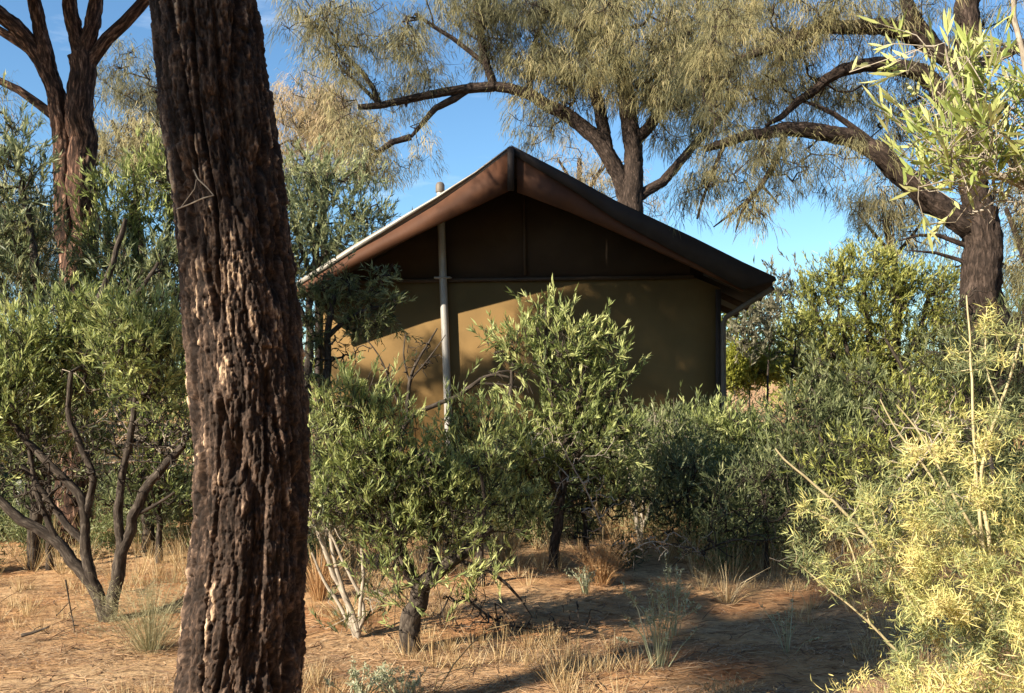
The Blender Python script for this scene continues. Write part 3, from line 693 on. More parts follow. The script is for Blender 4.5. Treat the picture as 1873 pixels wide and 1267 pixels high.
oak('desert_oak', 'tall oak behind the cabin roof with a long limb arching left over it', 1165, 22,
    [([(1165, 650), (1164, 500), (1163, 400), (1164, 350), (1159, 300)], 29, 17),
     ([(1160, 400), (1150, 365), (1133, 318), (1112, 270), (1085, 240), (1042, 207), (985, 178), (932, 158), (890, 151), (845, 163), (800, 190), (768, 220), (752, 250)], 17, 3),
     ([(1160, 305), (1156, 260), (1152, 190), (1135, 120), (1122, 40), (1115, -60)], 17, 9),
     ([(1118, 275), (1103, 215), (1088, 150), (1055, 70), (1010, -20)], 12, 6),
     ([(1172, 372), (1205, 345), (1232, 318), (1252, 288), (1290, 240), (1340, 190)], 10, 5),
     ([(1156, 270), (1190, 235), (1235, 165), (1290, 80), (1330, 0)], 11, 5),
     ([(890, 151), (840, 160), (790, 176), (740, 186), (700, 190), (655, 196)], 9, 5),
     ([(710, 189), (690, 150), (650, 120), (615, 95), (590, 50)], 5, 3),
     ([(700, 190), (670, 160), (640, 140), (600, 100)], 4, 2),
     ([(752, 240), (715, 250), (685, 275), (665, 310), (650, 345)], 6, 3),
     ([(900, 150), (892, 118), (868, 70), (880, 20), (900, -30)], 8, 4),
     ([(890, 115), (850, 85), (800, 50), (760, 25)], 5, 3),
     ([(985, 178), (960, 140), (965, 90), (990, 40)], 6, 3)],
    [(590, 60, 55, 60, -.5, .8, .1), (560, 25, 30, 50, 0, .5, .15), (640, 110, 60, 45, 0, .8, .1), (575, 100, 25, 50, 0, .8, .3), (690, 60, 60, 50, 0, 1), (740, 130, 65, 55, 0, .9), (770, 80, 40, 50, 0, .6),
     (690, 170, 60, 30, 0, .6), (840, 20, 80, 35, 0, 1.1), (900, 50, 60, 45, 0, 1.1), (950, 90, 60, 70, 0, 1.1), (930, 30, 90, 40, 0, 1.1), (1000, 150, 70, 60, 0, 1.2), (980, 215, 40, 35, 0, 1.2),
     (1050, 60, 80, 60, 0, 1.3, .1), (1130, 90, 100, 80, -1, 1.3, .1), (1070, 150, 60, 50, 0, 1.2), (1200, 60, 100, 70, -1, 1.3, .1), (1250, 150, 80, 70, -1, 1.3), (1180, 160, 60, 50, 1, 1.0), (1290, 60, 90, 70, 0, 1.3, .1),
     (1110, 0, 160, 30, 0, 1.1), (1230, 220, 50, 40, 0, .8), (1000, 0, 100, 40, 0, 1.1), (1290, 210, 50, 40, 0, .9), (790, 20, 60, 25, 0, .8),
     (650, 220, 50, 50, 0, .9, .25), (690, 270, 40, 50, 0, .8, .2), (715, 300, 14, 30, 0, .7, .1), (765, 265, 14, 22, 0, .9, .3), (650, 300, 40, 40, 0, .9, .2)],
    31, dens=3.2, k=46, L=.62, wd=.014, jit=.22, seg=.45, tip_r=.009, depth=1.8)

oak('desert_oak', 'right hand oak whose dark limbs arch left across the sky', 1802, 11,
    [([(1806, 880), (1804, 700), (1802, 600), (1800, 500), (1797, 440), (1790, 385)], 35, 33),
     ([(1788, 400), (1778, 320), (1782, 220), (1774, 110), (1766, 0), (1760, -160)], 25, 18),
     ([(1790, 425), (1745, 398), (1700, 362), (1655, 315), (1612, 278), (1560, 250), (1505, 238), (1445, 235), (1385, 243), (1335, 256), (1290, 272)], 24, 6),
     ([(1445, 238), (1432, 285), (1405, 330), (1378, 365), (1345, 388), (1305, 415)], 7, 1.2),
     ([(1375, 368), (1360, 385), (1352, 405), (1345, 425)], 4, 1),
     ([(1385, 340), (1410, 352), (1425, 375)], 3, 1),
     ([(1782, 235), (1735, 180), (1690, 135), (1650, 118), (1600, 106), (1545, 120), (1495, 155), (1450, 200), (1400, 230)], 20, 3),
     ([(1775, 130), (1715, 105), (1690, 70), (1640, 48), (1590, 43), (1520, 50), (1450, 62), (1385, 95), (1330, 120)], 18, 5),
     ([(1712, 110), (1690, 60), (1662, 10), (1640, -70)], 14, 9),
     ([(1790, 150), (1830, 95), (1870, 78), (1930, 60)], 12, 8),
     ([(1785, 470), (1750, 450), (1715, 425), (1680, 412), (1645, 440)], 6, 1.2),
     ([(1788, 500), (1745, 460), (1700, 452), (1665, 458)], 5, 1.2),
     ([(1600, 275), (1580, 240), (1540, 215), (1500, 190), (1450, 180)], 8, 2),
     ([(1340, 255), (1310, 300), (1285, 350), (1275, 400)], 4, 2)],
    [(1300, 170, 40, 90), (1330, 110, 60, 60, 0, 1, .1), (1370, 190, 50, 60, .5), (1290, 280, 30, 50, 0, 1, .1), (1350, 290, 50, 45), (1275, 370, 22, 55, 0, .9, .1), (1330, 350, 40, 30, 0, .6),
     (1420, 110, 70, 70, .5, 1, .05), (1380, 30, 80, 45, .3, 1.2, .1), (1470, 40, 70, 45, 0, 1.1, .1), (1520, 90, 60, 45, .5, .8, .1), (1440, 190, 60, 45, 1, .8), (1510, 190, 60, 35, 1, .7), (1570, 150, 60, 30, 1, .7),
     (1620, 180, 60, 50, .6, .8), (1650, 230, 50, 40, .5, .7), (1470, 290, 50, 35, 0, .8), (1520, 290, 40, 35, 0, .7), (1420, 290, 40, 30, 0, .7), (1590, 20, 70, 30, 0, .9), (1560, 320, 30, 30, 0, .4),
     (1720, 30, 50, 40, 0, .8), (1690, 180, 50, 50, .5, .8), (1730, 240, 40, 40, .4, .8), (1830, 30, 50, 40, .4, .5), (1700, 300, 40, 40, .8, .6), (1620, 60, 60, 30, .4, .6), (1850, 150, 30, 50, .5, .5), (1330, 405, 45, 18, 0, .5), (1385, 375, 40, 25, 0, .6), (1410, 340, 40, 30, 0, .5)],
    41, dens=3.8, k=40, L=.36, wd=.0075, jit=.12, seg=.22, tip_r=.0045, depth=1.0)

oak('desert_oak', 'pale olive rounded oak far behind, between the forked oak and the closest trunk', 255, 26,
    [([(258, 600), (255, 400), (250, 300), (245, 230)], 10, 5), ([(255, 330), (285, 260), (290, 200)], 5, 3), ([(255, 340), (225, 270), (205, 220)], 5, 3)],
    [(250, 150, 45, 45, 0, 1.1), (225, 200, 60, 55, 0, 1.1), (290, 190, 30, 60, 0, 1), (230, 260, 70, 40, -1, 1.3, .3), (280, 280, 50, 40, -1, 1.2, .3), (200, 310, 60, 40), (300, 330, 60, 60)],
    51, dens=4.2, k=44, L=.6, wd=.016, jit=.26, seg=.5, tip_r=.009, depth=2)
oak('desert_oak', 'grey green weeping oak at the far left, low behind the blue leaved shrub', 40, 18,
    [([(40, 650), (42, 540), (50, 450), (60, 400)], 9, 5), ([(46, 480), (80, 440), (115, 415)], 5, 3), ([(46, 480), (10, 430), (-20, 400)], 5, 3)],
    [(60, 400, 60, 40), (20, 430, 50, 60), (90, 460, 50, 60, 0, 1, .1), (60, 500, 60, 50), (-30, 350, 60, 70), (-40, 470, 50, 80)],
    52, dens=3.8, k=44, L=.5, wd=.012, jit=.2, seg=.4, tip_r=.007, depth=1.4)
oak('desert_oak', 'tawny weeping oak far behind, just right of the closest trunk', 590, 28,
    [([(592, 650), (592, 420), (596, 330), (600, 270)], 10, 6), ([(594, 360), (565, 300), (540, 250)], 5, 3), ([(596, 340), (625, 290), (650, 250)], 5, 3), ([(598, 330), (590, 270), (585, 220)], 4, 2)],
    [(520, 190, 40, 30, 0, 1, .1), (560, 200, 60, 40, 0, 1.2, .2), (620, 210, 60, 50, 0, 1.2, .2), (540, 250, 60, 40, 0, 1.2, .2), (640, 260, 50, 50, 0, 1, .2), (520, 300, 50, 50), (590, 190, 50, 30, 0, 1, .2)],
    53, dens=4.2, k=44, L=.7, wd=.017, jit=.28, mat='needle_tawny', seg=.5, tip_r=.01, depth=2)
oak('desert_oak', 'faint tawny oak farthest back, seen just above the right roof slope', 1060, 38,
    [([(1062, 690), (1062, 450), (1064, 350), (1060, 290)], 8, 4), ([(1063, 360), (1090, 320), (1110, 300)], 4, 2), ([(1063, 360), (1035, 310), (1020, 290)], 4, 2)],
    [(1030, 290, 35, 25, 0, 1), (1080, 310, 50, 35, 0, 1), (1130, 340, 40, 30), (1060, 340, 50, 30), (1200, 380, 20, 30)], 54, dens=2.6, k=36, L=.9, wd=.022, jit=.4, mat='needle_tawny', seg=.8, tip_r=.012, depth=2)
oak('desert_oak', 'grey tawny oak filling the right edge behind the right hand oak', 1900, 17,
    [([(1900, 800), (1895, 600), (1890, 480), (1880, 380)], 16, 10), ([(1893, 520), (1860, 440), (1840, 380)], 7, 4), ([(1890, 500), (1930, 430)], 8, 5)],
    [(1860, 420, 40, 80, 0, 1, .1), (1855, 540, 35, 80), (1900, 340, 60, 80), (1870, 640, 50, 80), (1930, 500, 60, 120), (1740, 540, 30, 60, 0, .5), (1850, 700, 50, 50)],
    55, dens=3.8, k=44, L=.5, wd=.012, jit=.2, seg=.4, tip_r=.007, depth=1.4)
oak('desert_oak', 'tawny oak hanging low under the arching limb, left of the right hand trunk', 1640, 24,
    [([(1640, 700), (1642, 520), (1630, 450), (1620, 400)], 9, 5), ([(1635, 470), (1590, 420), (1570, 390)], 4, 2), ([(1640, 480), (1670, 430), (1690, 400)], 4, 2)],
    [(1600, 390, 50, 40, 0, 1.1, .2), (1570, 360, 35, 30, 0, 1, .2), (1640, 360, 50, 40, 0, 1.1, .1), (1630, 430, 40, 30, 0, 1, .1), (1700, 420, 40, 50), (1590, 420, 40, 25, 0, .8, .2)],
    56, dens=3.8, k=40, L=.6, wd=.015, jit=.24, seg=.45, tip_r=.008, depth=1.6)

# ------------------------------------------------------------------ shrubs
shrub('narrow_leaf_shrub', 'left foreground shrub with black forking stems rising from one base', 'shrub', 195, 6.5,
      [([(192, 1110), (168, 1065), (108, 995), (45, 950), (0, 915), (-60, 860)], 13, 6),
       ([(192, 1125), (172, 1060), (152, 1000), (160, 930), (125, 880), (70, 830), (20, 770)], 11, 5),
       ([(200, 1120), (222, 1020), (245, 940), (282, 868), (335, 815)], 13, 6),
       ([(226, 1000), (216, 930), (224, 860), (240, 790), (250, 700)], 9, 4),
       ([(152, 1000), (120, 960), (80, 900), (40, 850)], 7, 4),
       ([(160, 940), (175, 880), (150, 820), (120, 760), (130, 680)], 7, 4),
       ([(245, 950), (280, 930), (320, 900)], 4, 2), ([(108, 995), (80, 940), (60, 870), (50, 780)], 6, 3)],
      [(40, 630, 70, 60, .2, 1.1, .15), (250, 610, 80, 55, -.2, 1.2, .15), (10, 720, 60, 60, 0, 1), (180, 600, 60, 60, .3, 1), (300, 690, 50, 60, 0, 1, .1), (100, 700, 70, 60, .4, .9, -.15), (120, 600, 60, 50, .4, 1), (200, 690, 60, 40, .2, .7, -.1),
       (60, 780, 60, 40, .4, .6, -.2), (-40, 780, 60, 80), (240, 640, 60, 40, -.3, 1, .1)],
      101, dens=3.2, n_lf=16, LL=.07, LW=.010, shl=.15, bare=[(270, 780, 80, 60), (120, 840, 100, 60), (250, 850, 70, 50), (60, 900, 60, 40), (310, 800, 40, 60)])
shrub('narrow_leaf_shrub', 'tall blue green shrub at far left in front of the forked oak', 'shrub', 60, 8.3,
      [([(60, 1000), (70, 880), (90, 740), (80, 600), (60, 450), (40, 330)], 12, 5), ([(85, 740), (150, 620), (200, 500), (230, 400)], 9, 4), ([(75, 850), (10, 720), (-20, 600)], 8, 4), ([(150, 620), (240, 560), (290, 480)], 6, 3)],
      [(30, 260, 45, 50, 0, .9, .1), (20, 340, 60, 60, 0, 1), (70, 320, 40, 50, 0, .7), (60, 430, 70, 50, .2, 1), (10, 530, 60, 60), (220, 470, 80, 60, .3, 1.1), (90, 540, 60, 50, .2, 1), (300, 510, 50, 60, .3, 1), (240, 560, 80, 40, .2, 1), (20, 450, 50, 60), (-30, 400, 50, 120), (145, 580, 55, 50), (120, 660, 70, 60), (30, 620, 60, 50)],
      102, dens=1.7, mat='leaf_blue', n_lf=13, LL=.10, LW=.013, shl=.2, seg=.12)
shrub('narrow_leaf_shrub', 'dense dark green shrub behind the forked oak, left of the closest trunk', 'shrub', 270, 9.0,
      [([(270, 900), (262, 760), (255, 600), (250, 480), (240, 380)], 12, 5), ([(258, 600), (300, 500), (310, 400)], 7, 3), ([(256, 560), (200, 470), (190, 400)], 7, 3)],
      [(220, 370, 60, 60), (280, 340, 50, 60), (300, 430, 50, 70), (200, 460, 60, 60), (250, 520, 80, 60), (300, 300, 30, 50), (340, 480, 50, 90), (260, 620, 70, 60), (180, 580, 60, 60)],
      103, dens=2.1, mat='leaf_green', n_lf=13, LL=.10, LW=.014, shl=.22, seg=.14)
shrub('narrow_leaf_shrub', 'blue green shrub behind the left end of the cabin roof, beside the closest trunk', 'shrub', 560, 19.5,
      [([(560, 800), (565, 600), (575, 480), (590, 380)], 9, 5), ([(572, 500), (620, 430), (650, 390)], 5, 3), ([(570, 520), (540, 420), (530, 350)], 5, 3)],
      [(560, 330, 50, 35, 0, 1, .25), (620, 330, 55, 35, 0, 1, .25), (540, 400, 40, 60), (600, 400, 60, 50), (660, 400, 40, 45), (630, 450, 50, 40), (570, 470, 60, 40), (530, 480, 40, 50), (690, 370, 25, 35, 0, .6), (490, 440, 50, 90)],
      104, dens=4, mat='leaf_blue', n_lf=16, n_sh=3, LL=.16, LW=.022, shl=.35, seg=.25, tip_r=.005, jit=.12)
shrub('narrow_leaf_shrub', 'dark hanging shrub across the left corner of the cabin wall', 'shrub', 610, 11.2,
      [([(612, 950), (606, 800), (598, 680), (600, 600), (612, 540)], 10, 5), ([(600, 620), (650, 570), (700, 560)], 5, 3), ([(598, 660), (560, 590), (540, 540)], 5, 3)],
      [(650, 540, 60, 30, 0, 1), (700, 575, 50, 35, 0, 1, -.1), (610, 520, 40, 25, 0, .8), (680, 600, 50, 25, 0, .7), (560, 560, 40, 50, 0, .9), (600, 580, 50, 40, 0, .7), (560, 650, 30, 60, 0, .8), (690, 500, 25, 18, 0, .5, .1)],
      105, dens=3.0, mat='leaf_dark', n_lf=14, LL=.10, LW=.014, shl=.2, seg=.12, up=.1, splay=.8, bare=[(620, 640, 60, 40), (590, 690, 50, 40)])
shrub('narrow_leaf_shrub', 'middle foreground shrub with a short thick grey trunk right of the closest trunk', 'shrub', 745, 5.6,
      [([(745, 1180), (752, 1130), (764, 1085), (785, 1055), (815, 1030), (858, 1000), (900, 965)], 21, 7),
       ([(764, 1090), (745, 1045), (728, 990), (715, 930), (690, 850)], 12, 6), ([(790, 1055), (790, 1000), (800, 930), (800, 860)], 9, 4),
       ([(728, 1000), (670, 940), (630, 870), (610, 800)], 7, 4), ([(820, 1030), (880, 1035), (925, 1062), (955, 1100)], 5, 2), ([(858, 1000), (890, 930), (880, 870)], 5, 3)],
      [(640, 730, 60, 40, .1, 1.2, .15), (610, 790, 50, 60, 0, 1.2, .1), (680, 790, 60, 50, 0, 1.1, .1), (600, 880, 45, 60), (660, 870, 70, 60, 0, 1.1), (740, 850, 60, 60), (700, 930, 80, 50, 0, 1, -.1), (790, 870, 60, 60, .1, 1), (770, 940, 70, 50, 0, 1),
       (850, 890, 50, 50, .1, 1), (840, 960, 50, 40, 0, .8), (868, 1062, 30, 26, -.1, 1.4, .35), (760, 1068, 50, 18, -.15, 1, .1), (880, 830, 50, 40, .2, .9, .1), (730, 980, 60, 30, 0, .8, -.1), (700, 1050, 30, 30, 0, .5)],
      106, dens=2.5, n_lf=14, bare=[(700, 880, 110, 90), (830, 950, 70, 50)], LL=.062, LW=.0085, shl=.13, seg=.06, tip_r=.0016)
shrub('narrow_leaf_shrub', 'small shrub of pale leaning stems beside the closest trunk', 'shrub', 655, 5.9,
      [([(655, 1160), (650, 1130), (615, 1060), (590, 1000), (572, 950), (560, 890)], 6, 3), ([(652, 1165), (632, 1090), (610, 1020), (600, 950)], 5, 3), ([(660, 1160), (672, 1115), (640, 1050), (610, 990), (590, 940)], 4, 2), ([(655, 1150), (665, 1060), (660, 980), (670, 920)], 4, 2), ([(650, 1150), (625, 1110), (590, 1060), (570, 1010)], 4, 2)],
      [(590, 950, 35, 35, 0, 1), (660, 1130, 30, 14, 0, .8), (570, 890, 30, 40), (690, 1090, 20, 25, 0, .6), (640, 960, 30, 30, 0, .8)], 107, dens=3, bark='bark_pale', n_lf=13, LL=.06, LW=.009, shl=.12, seg=.06, tip_r=.0016, mat='leaf_dark')
shrub('narrow_leaf_shrub', 'bright leafy shrub standing in front of the middle of the cabin wall', 'shrub', 1010, 8.0,
      [([(1010, 1030), (1020, 960), (1030, 880), (1040, 800), (1060, 720), (1075, 640)], 10, 4), ([(1025, 900), (960, 820), (930, 740), (940, 660)], 6, 3), ([(1035, 840), (1010, 740), (1000, 640), (1000, 570)], 6, 3), ([(1035, 850), (1100, 800), (1120, 730)], 6, 3)],
      [(985, 560, 22, 10, 0, .6, .1), (1010, 605, 35, 22, 0, 1, .1), (940, 620, 50, 30, 0, 1.1, .1), (1040, 620, 60, 35, 0, 1.1, .15), (1090, 600, 30, 30, 0, 1, .15), (1120, 650, 30, 40, 0, 1, .1), (1050, 670, 60, 40), (1100, 710, 45, 40), (980, 650, 50, 30, 0, .7),
       (1040, 740, 60, 40, 0, 1, .05), (990, 800, 60, 50, 0, 1.1), (1080, 800, 60, 50, 0, 1.1), (930, 800, 60, 45, 0, 1), (1020, 860, 80, 40, .1, 1), (930, 870, 50, 50, 0, .9), (1110, 870, 50, 40, .1, .8), (900, 740, 40, 30, .2, .6), (1150, 780, 30, 50, 0, .8)],
      108, dens=2.3, n_lf=14, bare=[(1040, 860, 90, 70), (1040, 700, 60, 80)], LL=.085, LW=.0125, shl=.17, seg=.09)
shrub('narrow_leaf_shrub', 'dull green shrub with thin tan stems at the foot of the cabin wall', 'shrub', 1170, 9.3,
      [([(1170, 980), (1155, 900), (1145, 830)], 5, 3), ([(1175, 985), (1200, 900), (1210, 830)], 5, 3), ([(1172, 985), (1180, 900), (1180, 840)], 4, 2)],
      [(1180, 790, 50, 40), (1230, 800, 50, 40), (1160, 850, 50, 40), (1230, 860, 50, 40), (1200, 830, 60, 40, .3), (1210, 900, 60, 30, .2, .6, -.1), (1130, 800, 30, 40)], 109, dens=2.6, mat='leaf_dark', bark='bark_pale', LL=.09, LW=.013, shl=.17)
shrub('narrow_leaf_shrub', 'low green shrub below the cabin downpipe', 'shrub', 1320, 10,
      [([(1320, 940), (1310, 880), (1300, 820)], 6, 3), ([(1322, 940), (1350, 860), (1370, 800)], 5, 3)],
      [(1280, 780, 45, 35, 0, 1, .1), (1330, 770, 50, 35, 0, 1, .1), (1380, 790, 50, 40), (1300, 830, 60, 40), (1370, 840, 60, 40), (1310, 880, 70, 35, 0, .8, -.1), (1250, 840, 40, 40)], 110, dens=2.6, LL=.09, LW=.014, shl=.17, mat='leaf_green')
shrub('narrow_leaf_shrub', 'leafy dark shrub between the cabin corner and the right hand oak', 'shrub', 1520, 9.6,
      [([(1520, 960), (1510, 870), (1500, 780)], 7, 4), ([(1520, 960), (1560, 860), (1600, 780)], 6, 3), ([(1518, 950), (1470, 870), (1450, 800)], 6, 3)],
      [(1450, 780, 50, 50), (1500, 740, 60, 50, .3, 1), (1560, 730, 60, 60, .3, 1), (1540, 820, 80, 50), (1470, 850, 60, 50), (1620, 780, 60, 60, .3), (1600, 860, 60, 40, 0, .7, -.1), (1500, 690, 50, 40, .5, .8, .1), (1680, 800, 60, 60, .4)], 111, dens=2.2, mat='leaf_dark', LL=.09, LW=.013, shl=.18)
shrub('round_bush', 'large rounded fine leaved bush right of the cabin', 'bush', 1600, 17,
      [([(1600, 850), (1598, 740), (1590, 620), (1580, 530)], 9, 4), ([(1598, 760), (1520, 640), (1490, 560)], 6, 3), ([(1598, 740), (1680, 620), (1700, 540)], 7, 3), ([(1599, 770), (1640, 650), (1650, 540)], 6, 3), ([(1598, 780), (1550, 650), (1530, 540)], 5, 2)],
      [(1580, 480, 50, 35, 0, 1.3, .3), (1530, 510, 60, 40, 0, 1.2, .15), (1640, 500, 50, 40, 0, 1.2, .2), (1490, 560, 60, 50, 0, 1.1), (1690, 540, 50, 50, 0, 1.1), (1590, 560, 90, 60), (1480, 640, 50, 60), (1560, 640, 80, 60), (1660, 640, 80, 70), (1730, 620, 50, 70), (1720, 520, 30, 40), (1600, 720, 120, 60)],
      112, dens=5.0, mat='leaf_far', n_sh=4, n_lf=14, LL=.10, LW=.016, shl=.30, seg=.16, tip_r=.003, outw=.7)
shrub('grey_bush', 'dusty grey bush in the distance just beyond the cabin eave', 'bush', 1400, 21, [],
      [(1385, 570, 40, 30), (1420, 560, 35, 40), (1370, 610, 35, 25), (1430, 610, 40, 40), (1450, 540, 30, 40), (1350, 600, 25, 25)], 113, dens=4, mat='leaf_greyscrub', n_lf=14, LL=.14, LW=.03, shl=.3, seg=.3, tip_r=.008, jit=.12)
shrub('yellow_bush', 'sunlit yellow green bush in the distance under the grey bush', 'bush', 1372, 25, [],
      [(1365, 655, 30, 22), (1385, 645, 25, 20), (1345, 660, 20, 20), (1390, 670, 20, 15), (1370, 680, 40, 12), (1430, 675, 30, 18), (1350, 690, 30, 12), (1338, 675, 18, 22), (1345, 695, 30, 14)], 114, dens=34, mat='leaf_farbright', n_lf=16, LL=.12, LW=.03, shl=.25, seg=.3, tip_r=.006, jit=.1)
shrub('twiggy_bush', 'thin twiggy bush between the yellow bush and the round bush', 'bush', 1430, 15, [],
      [(1425, 640, 22, 40), (1450, 680, 35, 40), (1460, 620, 40, 50)], 115, dens=2.0, mat='leaf_far', n_lf=9, LL=.10, LW=.014, shl=.2, seg=.15, tip_r=.004)
shrub('bare_shrub', 'nearly leafless shrub with one long bent branch reaching right across the lit wall', 'shrub', 735, 8.2,
      [([(738, 1000), (740, 880), (732, 780), (742, 765), (790, 742), (835, 728), (868, 702), (893, 680), (930, 690)], 7, 2.5),
       ([(734, 770), (745, 720), (752, 680), (775, 640), (800, 600)], 4, 1.2), ([(740, 700), (735, 650), (742, 610)], 2, 1), ([(734, 765), (712, 700), (700, 655), (670, 620)], 2.6, 1),
       ([(752, 690), (790, 650), (815, 612)], 2, .8), ([(868, 702), (910, 700), (960, 712)], 2.5, 1), ([(893, 681), (930, 672), (965, 690), (975, 720)], 2, 1), ([(745, 720), (760, 670), (762, 640)], 1.6, .7)],
      [(900, 735, 22, 10, 0, .6)], 116, dens=2.5, n_lf=4, mat='leaf_dark', LL=.06, LW=.01, bare=[(770, 660, 40, 40), (920, 700, 50, 22), (700, 690, 25, 30)], tip_r=.0018)
shrub('broad_leaf_shrub', 'lime green long leaved branch hanging in at the upper right', 'shrub', 2010, 3.6,
      [([(2010, 1500), (2000, 1100), (1990, 700), (1970, 480), (1900, 360), (1840, 320), (1780, 310)], 13, 5),
       ([(1970, 480), (1940, 300), (1890, 180), (1860, 60), (1850, -30)], 8, 4), ([(1880, 345), (1830, 260), (1780, 200), (1740, 150), (1730, 90)], 5, 2), ([(1840, 322), (1760, 290), (1700, 270), (1660, 265)], 4, 2), ([(1900, 360), (1850, 300), (1840, 220)], 4, 2)],
      [(1720, 225, 50, 35), (1690, 280, 45, 35), (1770, 250, 60, 40), (1800, 200, 50, 35), (1840, 260, 50, 50), (1745, 300, 60, 30), (1830, 190, 50, 40), (1740, 165, 25, 20, 0, .6), (1725, 75, 30, 22, 0, .6), (1765, 120, 18, 25, 0, .5), (1860, 55, 25, 50, 0, .8), (1880, 300, 40, 40), (1780, 330, 40, 20, 0, .5)],
      117, dens=1.15, mat='leaf_lime', bark='bark_pale', n_sh=2, n_lf=7, LL=.09, LW=.013, shl=.13, segs=3, seg=.06, tip_r=.0016, spread=.5, bare=[(1800, 340, 60, 30), (1820, 380, 50, 40)], depth=.22)

tw = dict(bark='bark_shrub', n_lf=6, n_sh=1)
shrub('twiggy_shrub', 'dark twiggy shrub behind the bare stems of the left foreground shrub', 'shrub', 90, 8.2, [],
      [(60, 800, 70, 60), (150, 840, 60, 50), (0, 820, 50, 70), (90, 740, 70, 60), (170, 760, 50, 60)], 131, dens=2.2, mat='leaf_dark', n_lf=9, LL=.08, LW=.012, bare=[(100, 880, 100, 60), (40, 860, 60, 50)])
shrub('twiggy_shrub', 'olive shrub between the left foreground shrub and the closest trunk', 'shrub', 290, 8.4, [],
      [(280, 800, 60, 60), (330, 760, 40, 80), (260, 740, 60, 50), (320, 880, 50, 50), (230, 860, 40, 50, 0, .6)], 132, dens=2.4, mat='leaf_green', n_lf=10, LL=.075, LW=.011, bare=[(290, 900, 80, 60), (230, 900, 50, 50)])
shrub('twiggy_shrub', 'shrub filling the gap between the middle foreground shrub and the bright leafy one', 'shrub', 880, 7.3, [],
      [(870, 800, 60, 50), (820, 830, 50, 50), (900, 880, 60, 50), (850, 760, 40, 30, 0, .8, .15), (950, 930, 50, 40), (840, 920, 50, 40)], 133, dens=2.4, mat='leaf_green', n_lf=12, LL=.075, LW=.011, bare=[(890, 950, 70, 40)])
shrub('twiggy_shrub', 'brownish twiggy shrub at the foot of the bright leafy shrub', 'shrub', 1075, 8.3, [],
      [(1060, 900, 60, 40), (1120, 930, 50, 40), (1000, 920, 50, 40)], 134, dens=1.6, mat='leaf_dark', n_lf=8, LL=.07, LW=.011, bare=[(1060, 950, 90, 40), (1120, 900, 50, 50)])
shrub('twiggy_shrub', 'low grey green shrub with silvery tips in the middle of the thicket', 'shrub', 1260, 8.6, [],
      [(1240, 860, 60, 40), (1300, 880, 60, 40), (1200, 900, 50, 40), (1270, 930, 80, 30, 0, .7)], 135, dens=2.2, mat='leaf_blue', n_lf=10, LL=.075, LW=.011, bare=[(1250, 950, 100, 40)])
shrub('twiggy_shrub', 'brown and olive twiggy shrub left of the long pale arching stem', 'shrub', 1400, 8.0, [],
      [(1390, 880, 60, 50), (1450, 900, 60, 50), (1350, 920, 50, 40), (1430, 960, 60, 30, 0, .5)], 136, dens=1.8, mat='leaf_dark', n_lf=9, LL=.075, LW=.011, bare=[(1400, 950, 110, 50)])
shrub('twiggy_shrub', 'tangled straw and olive shrub behind the wispy bush', 'shrub', 1600, 7.4, [],
      [(1540, 840, 60, 60), (1620, 820, 70, 60), (1700, 860, 60, 70), (1580, 920, 70, 40, 0, .6), (1660, 740, 60, 50, 0, .8), (1740, 780, 60, 70)], 137, dens=1.8, mat='leaf_far', n_lf=9, LL=.07, LW=.01, bare=[(1600, 940, 110, 70), (1680, 800, 90, 80)])
shrub('twiggy_shrub', 'dark upright shrub at the right edge in front of the oak trunk', 'shrub', 1830, 9.0, [],
      [(1770, 700, 60, 80), (1840, 720, 60, 90), (1760, 610, 40, 60, 0, .6), (1860, 620, 40, 60, 0, .8), (1720, 660, 50, 60)], 138, dens=2.2, mat='leaf_dark', n_lf=11, LL=.09, LW=.011, bare=[(1790, 640, 90, 110)])

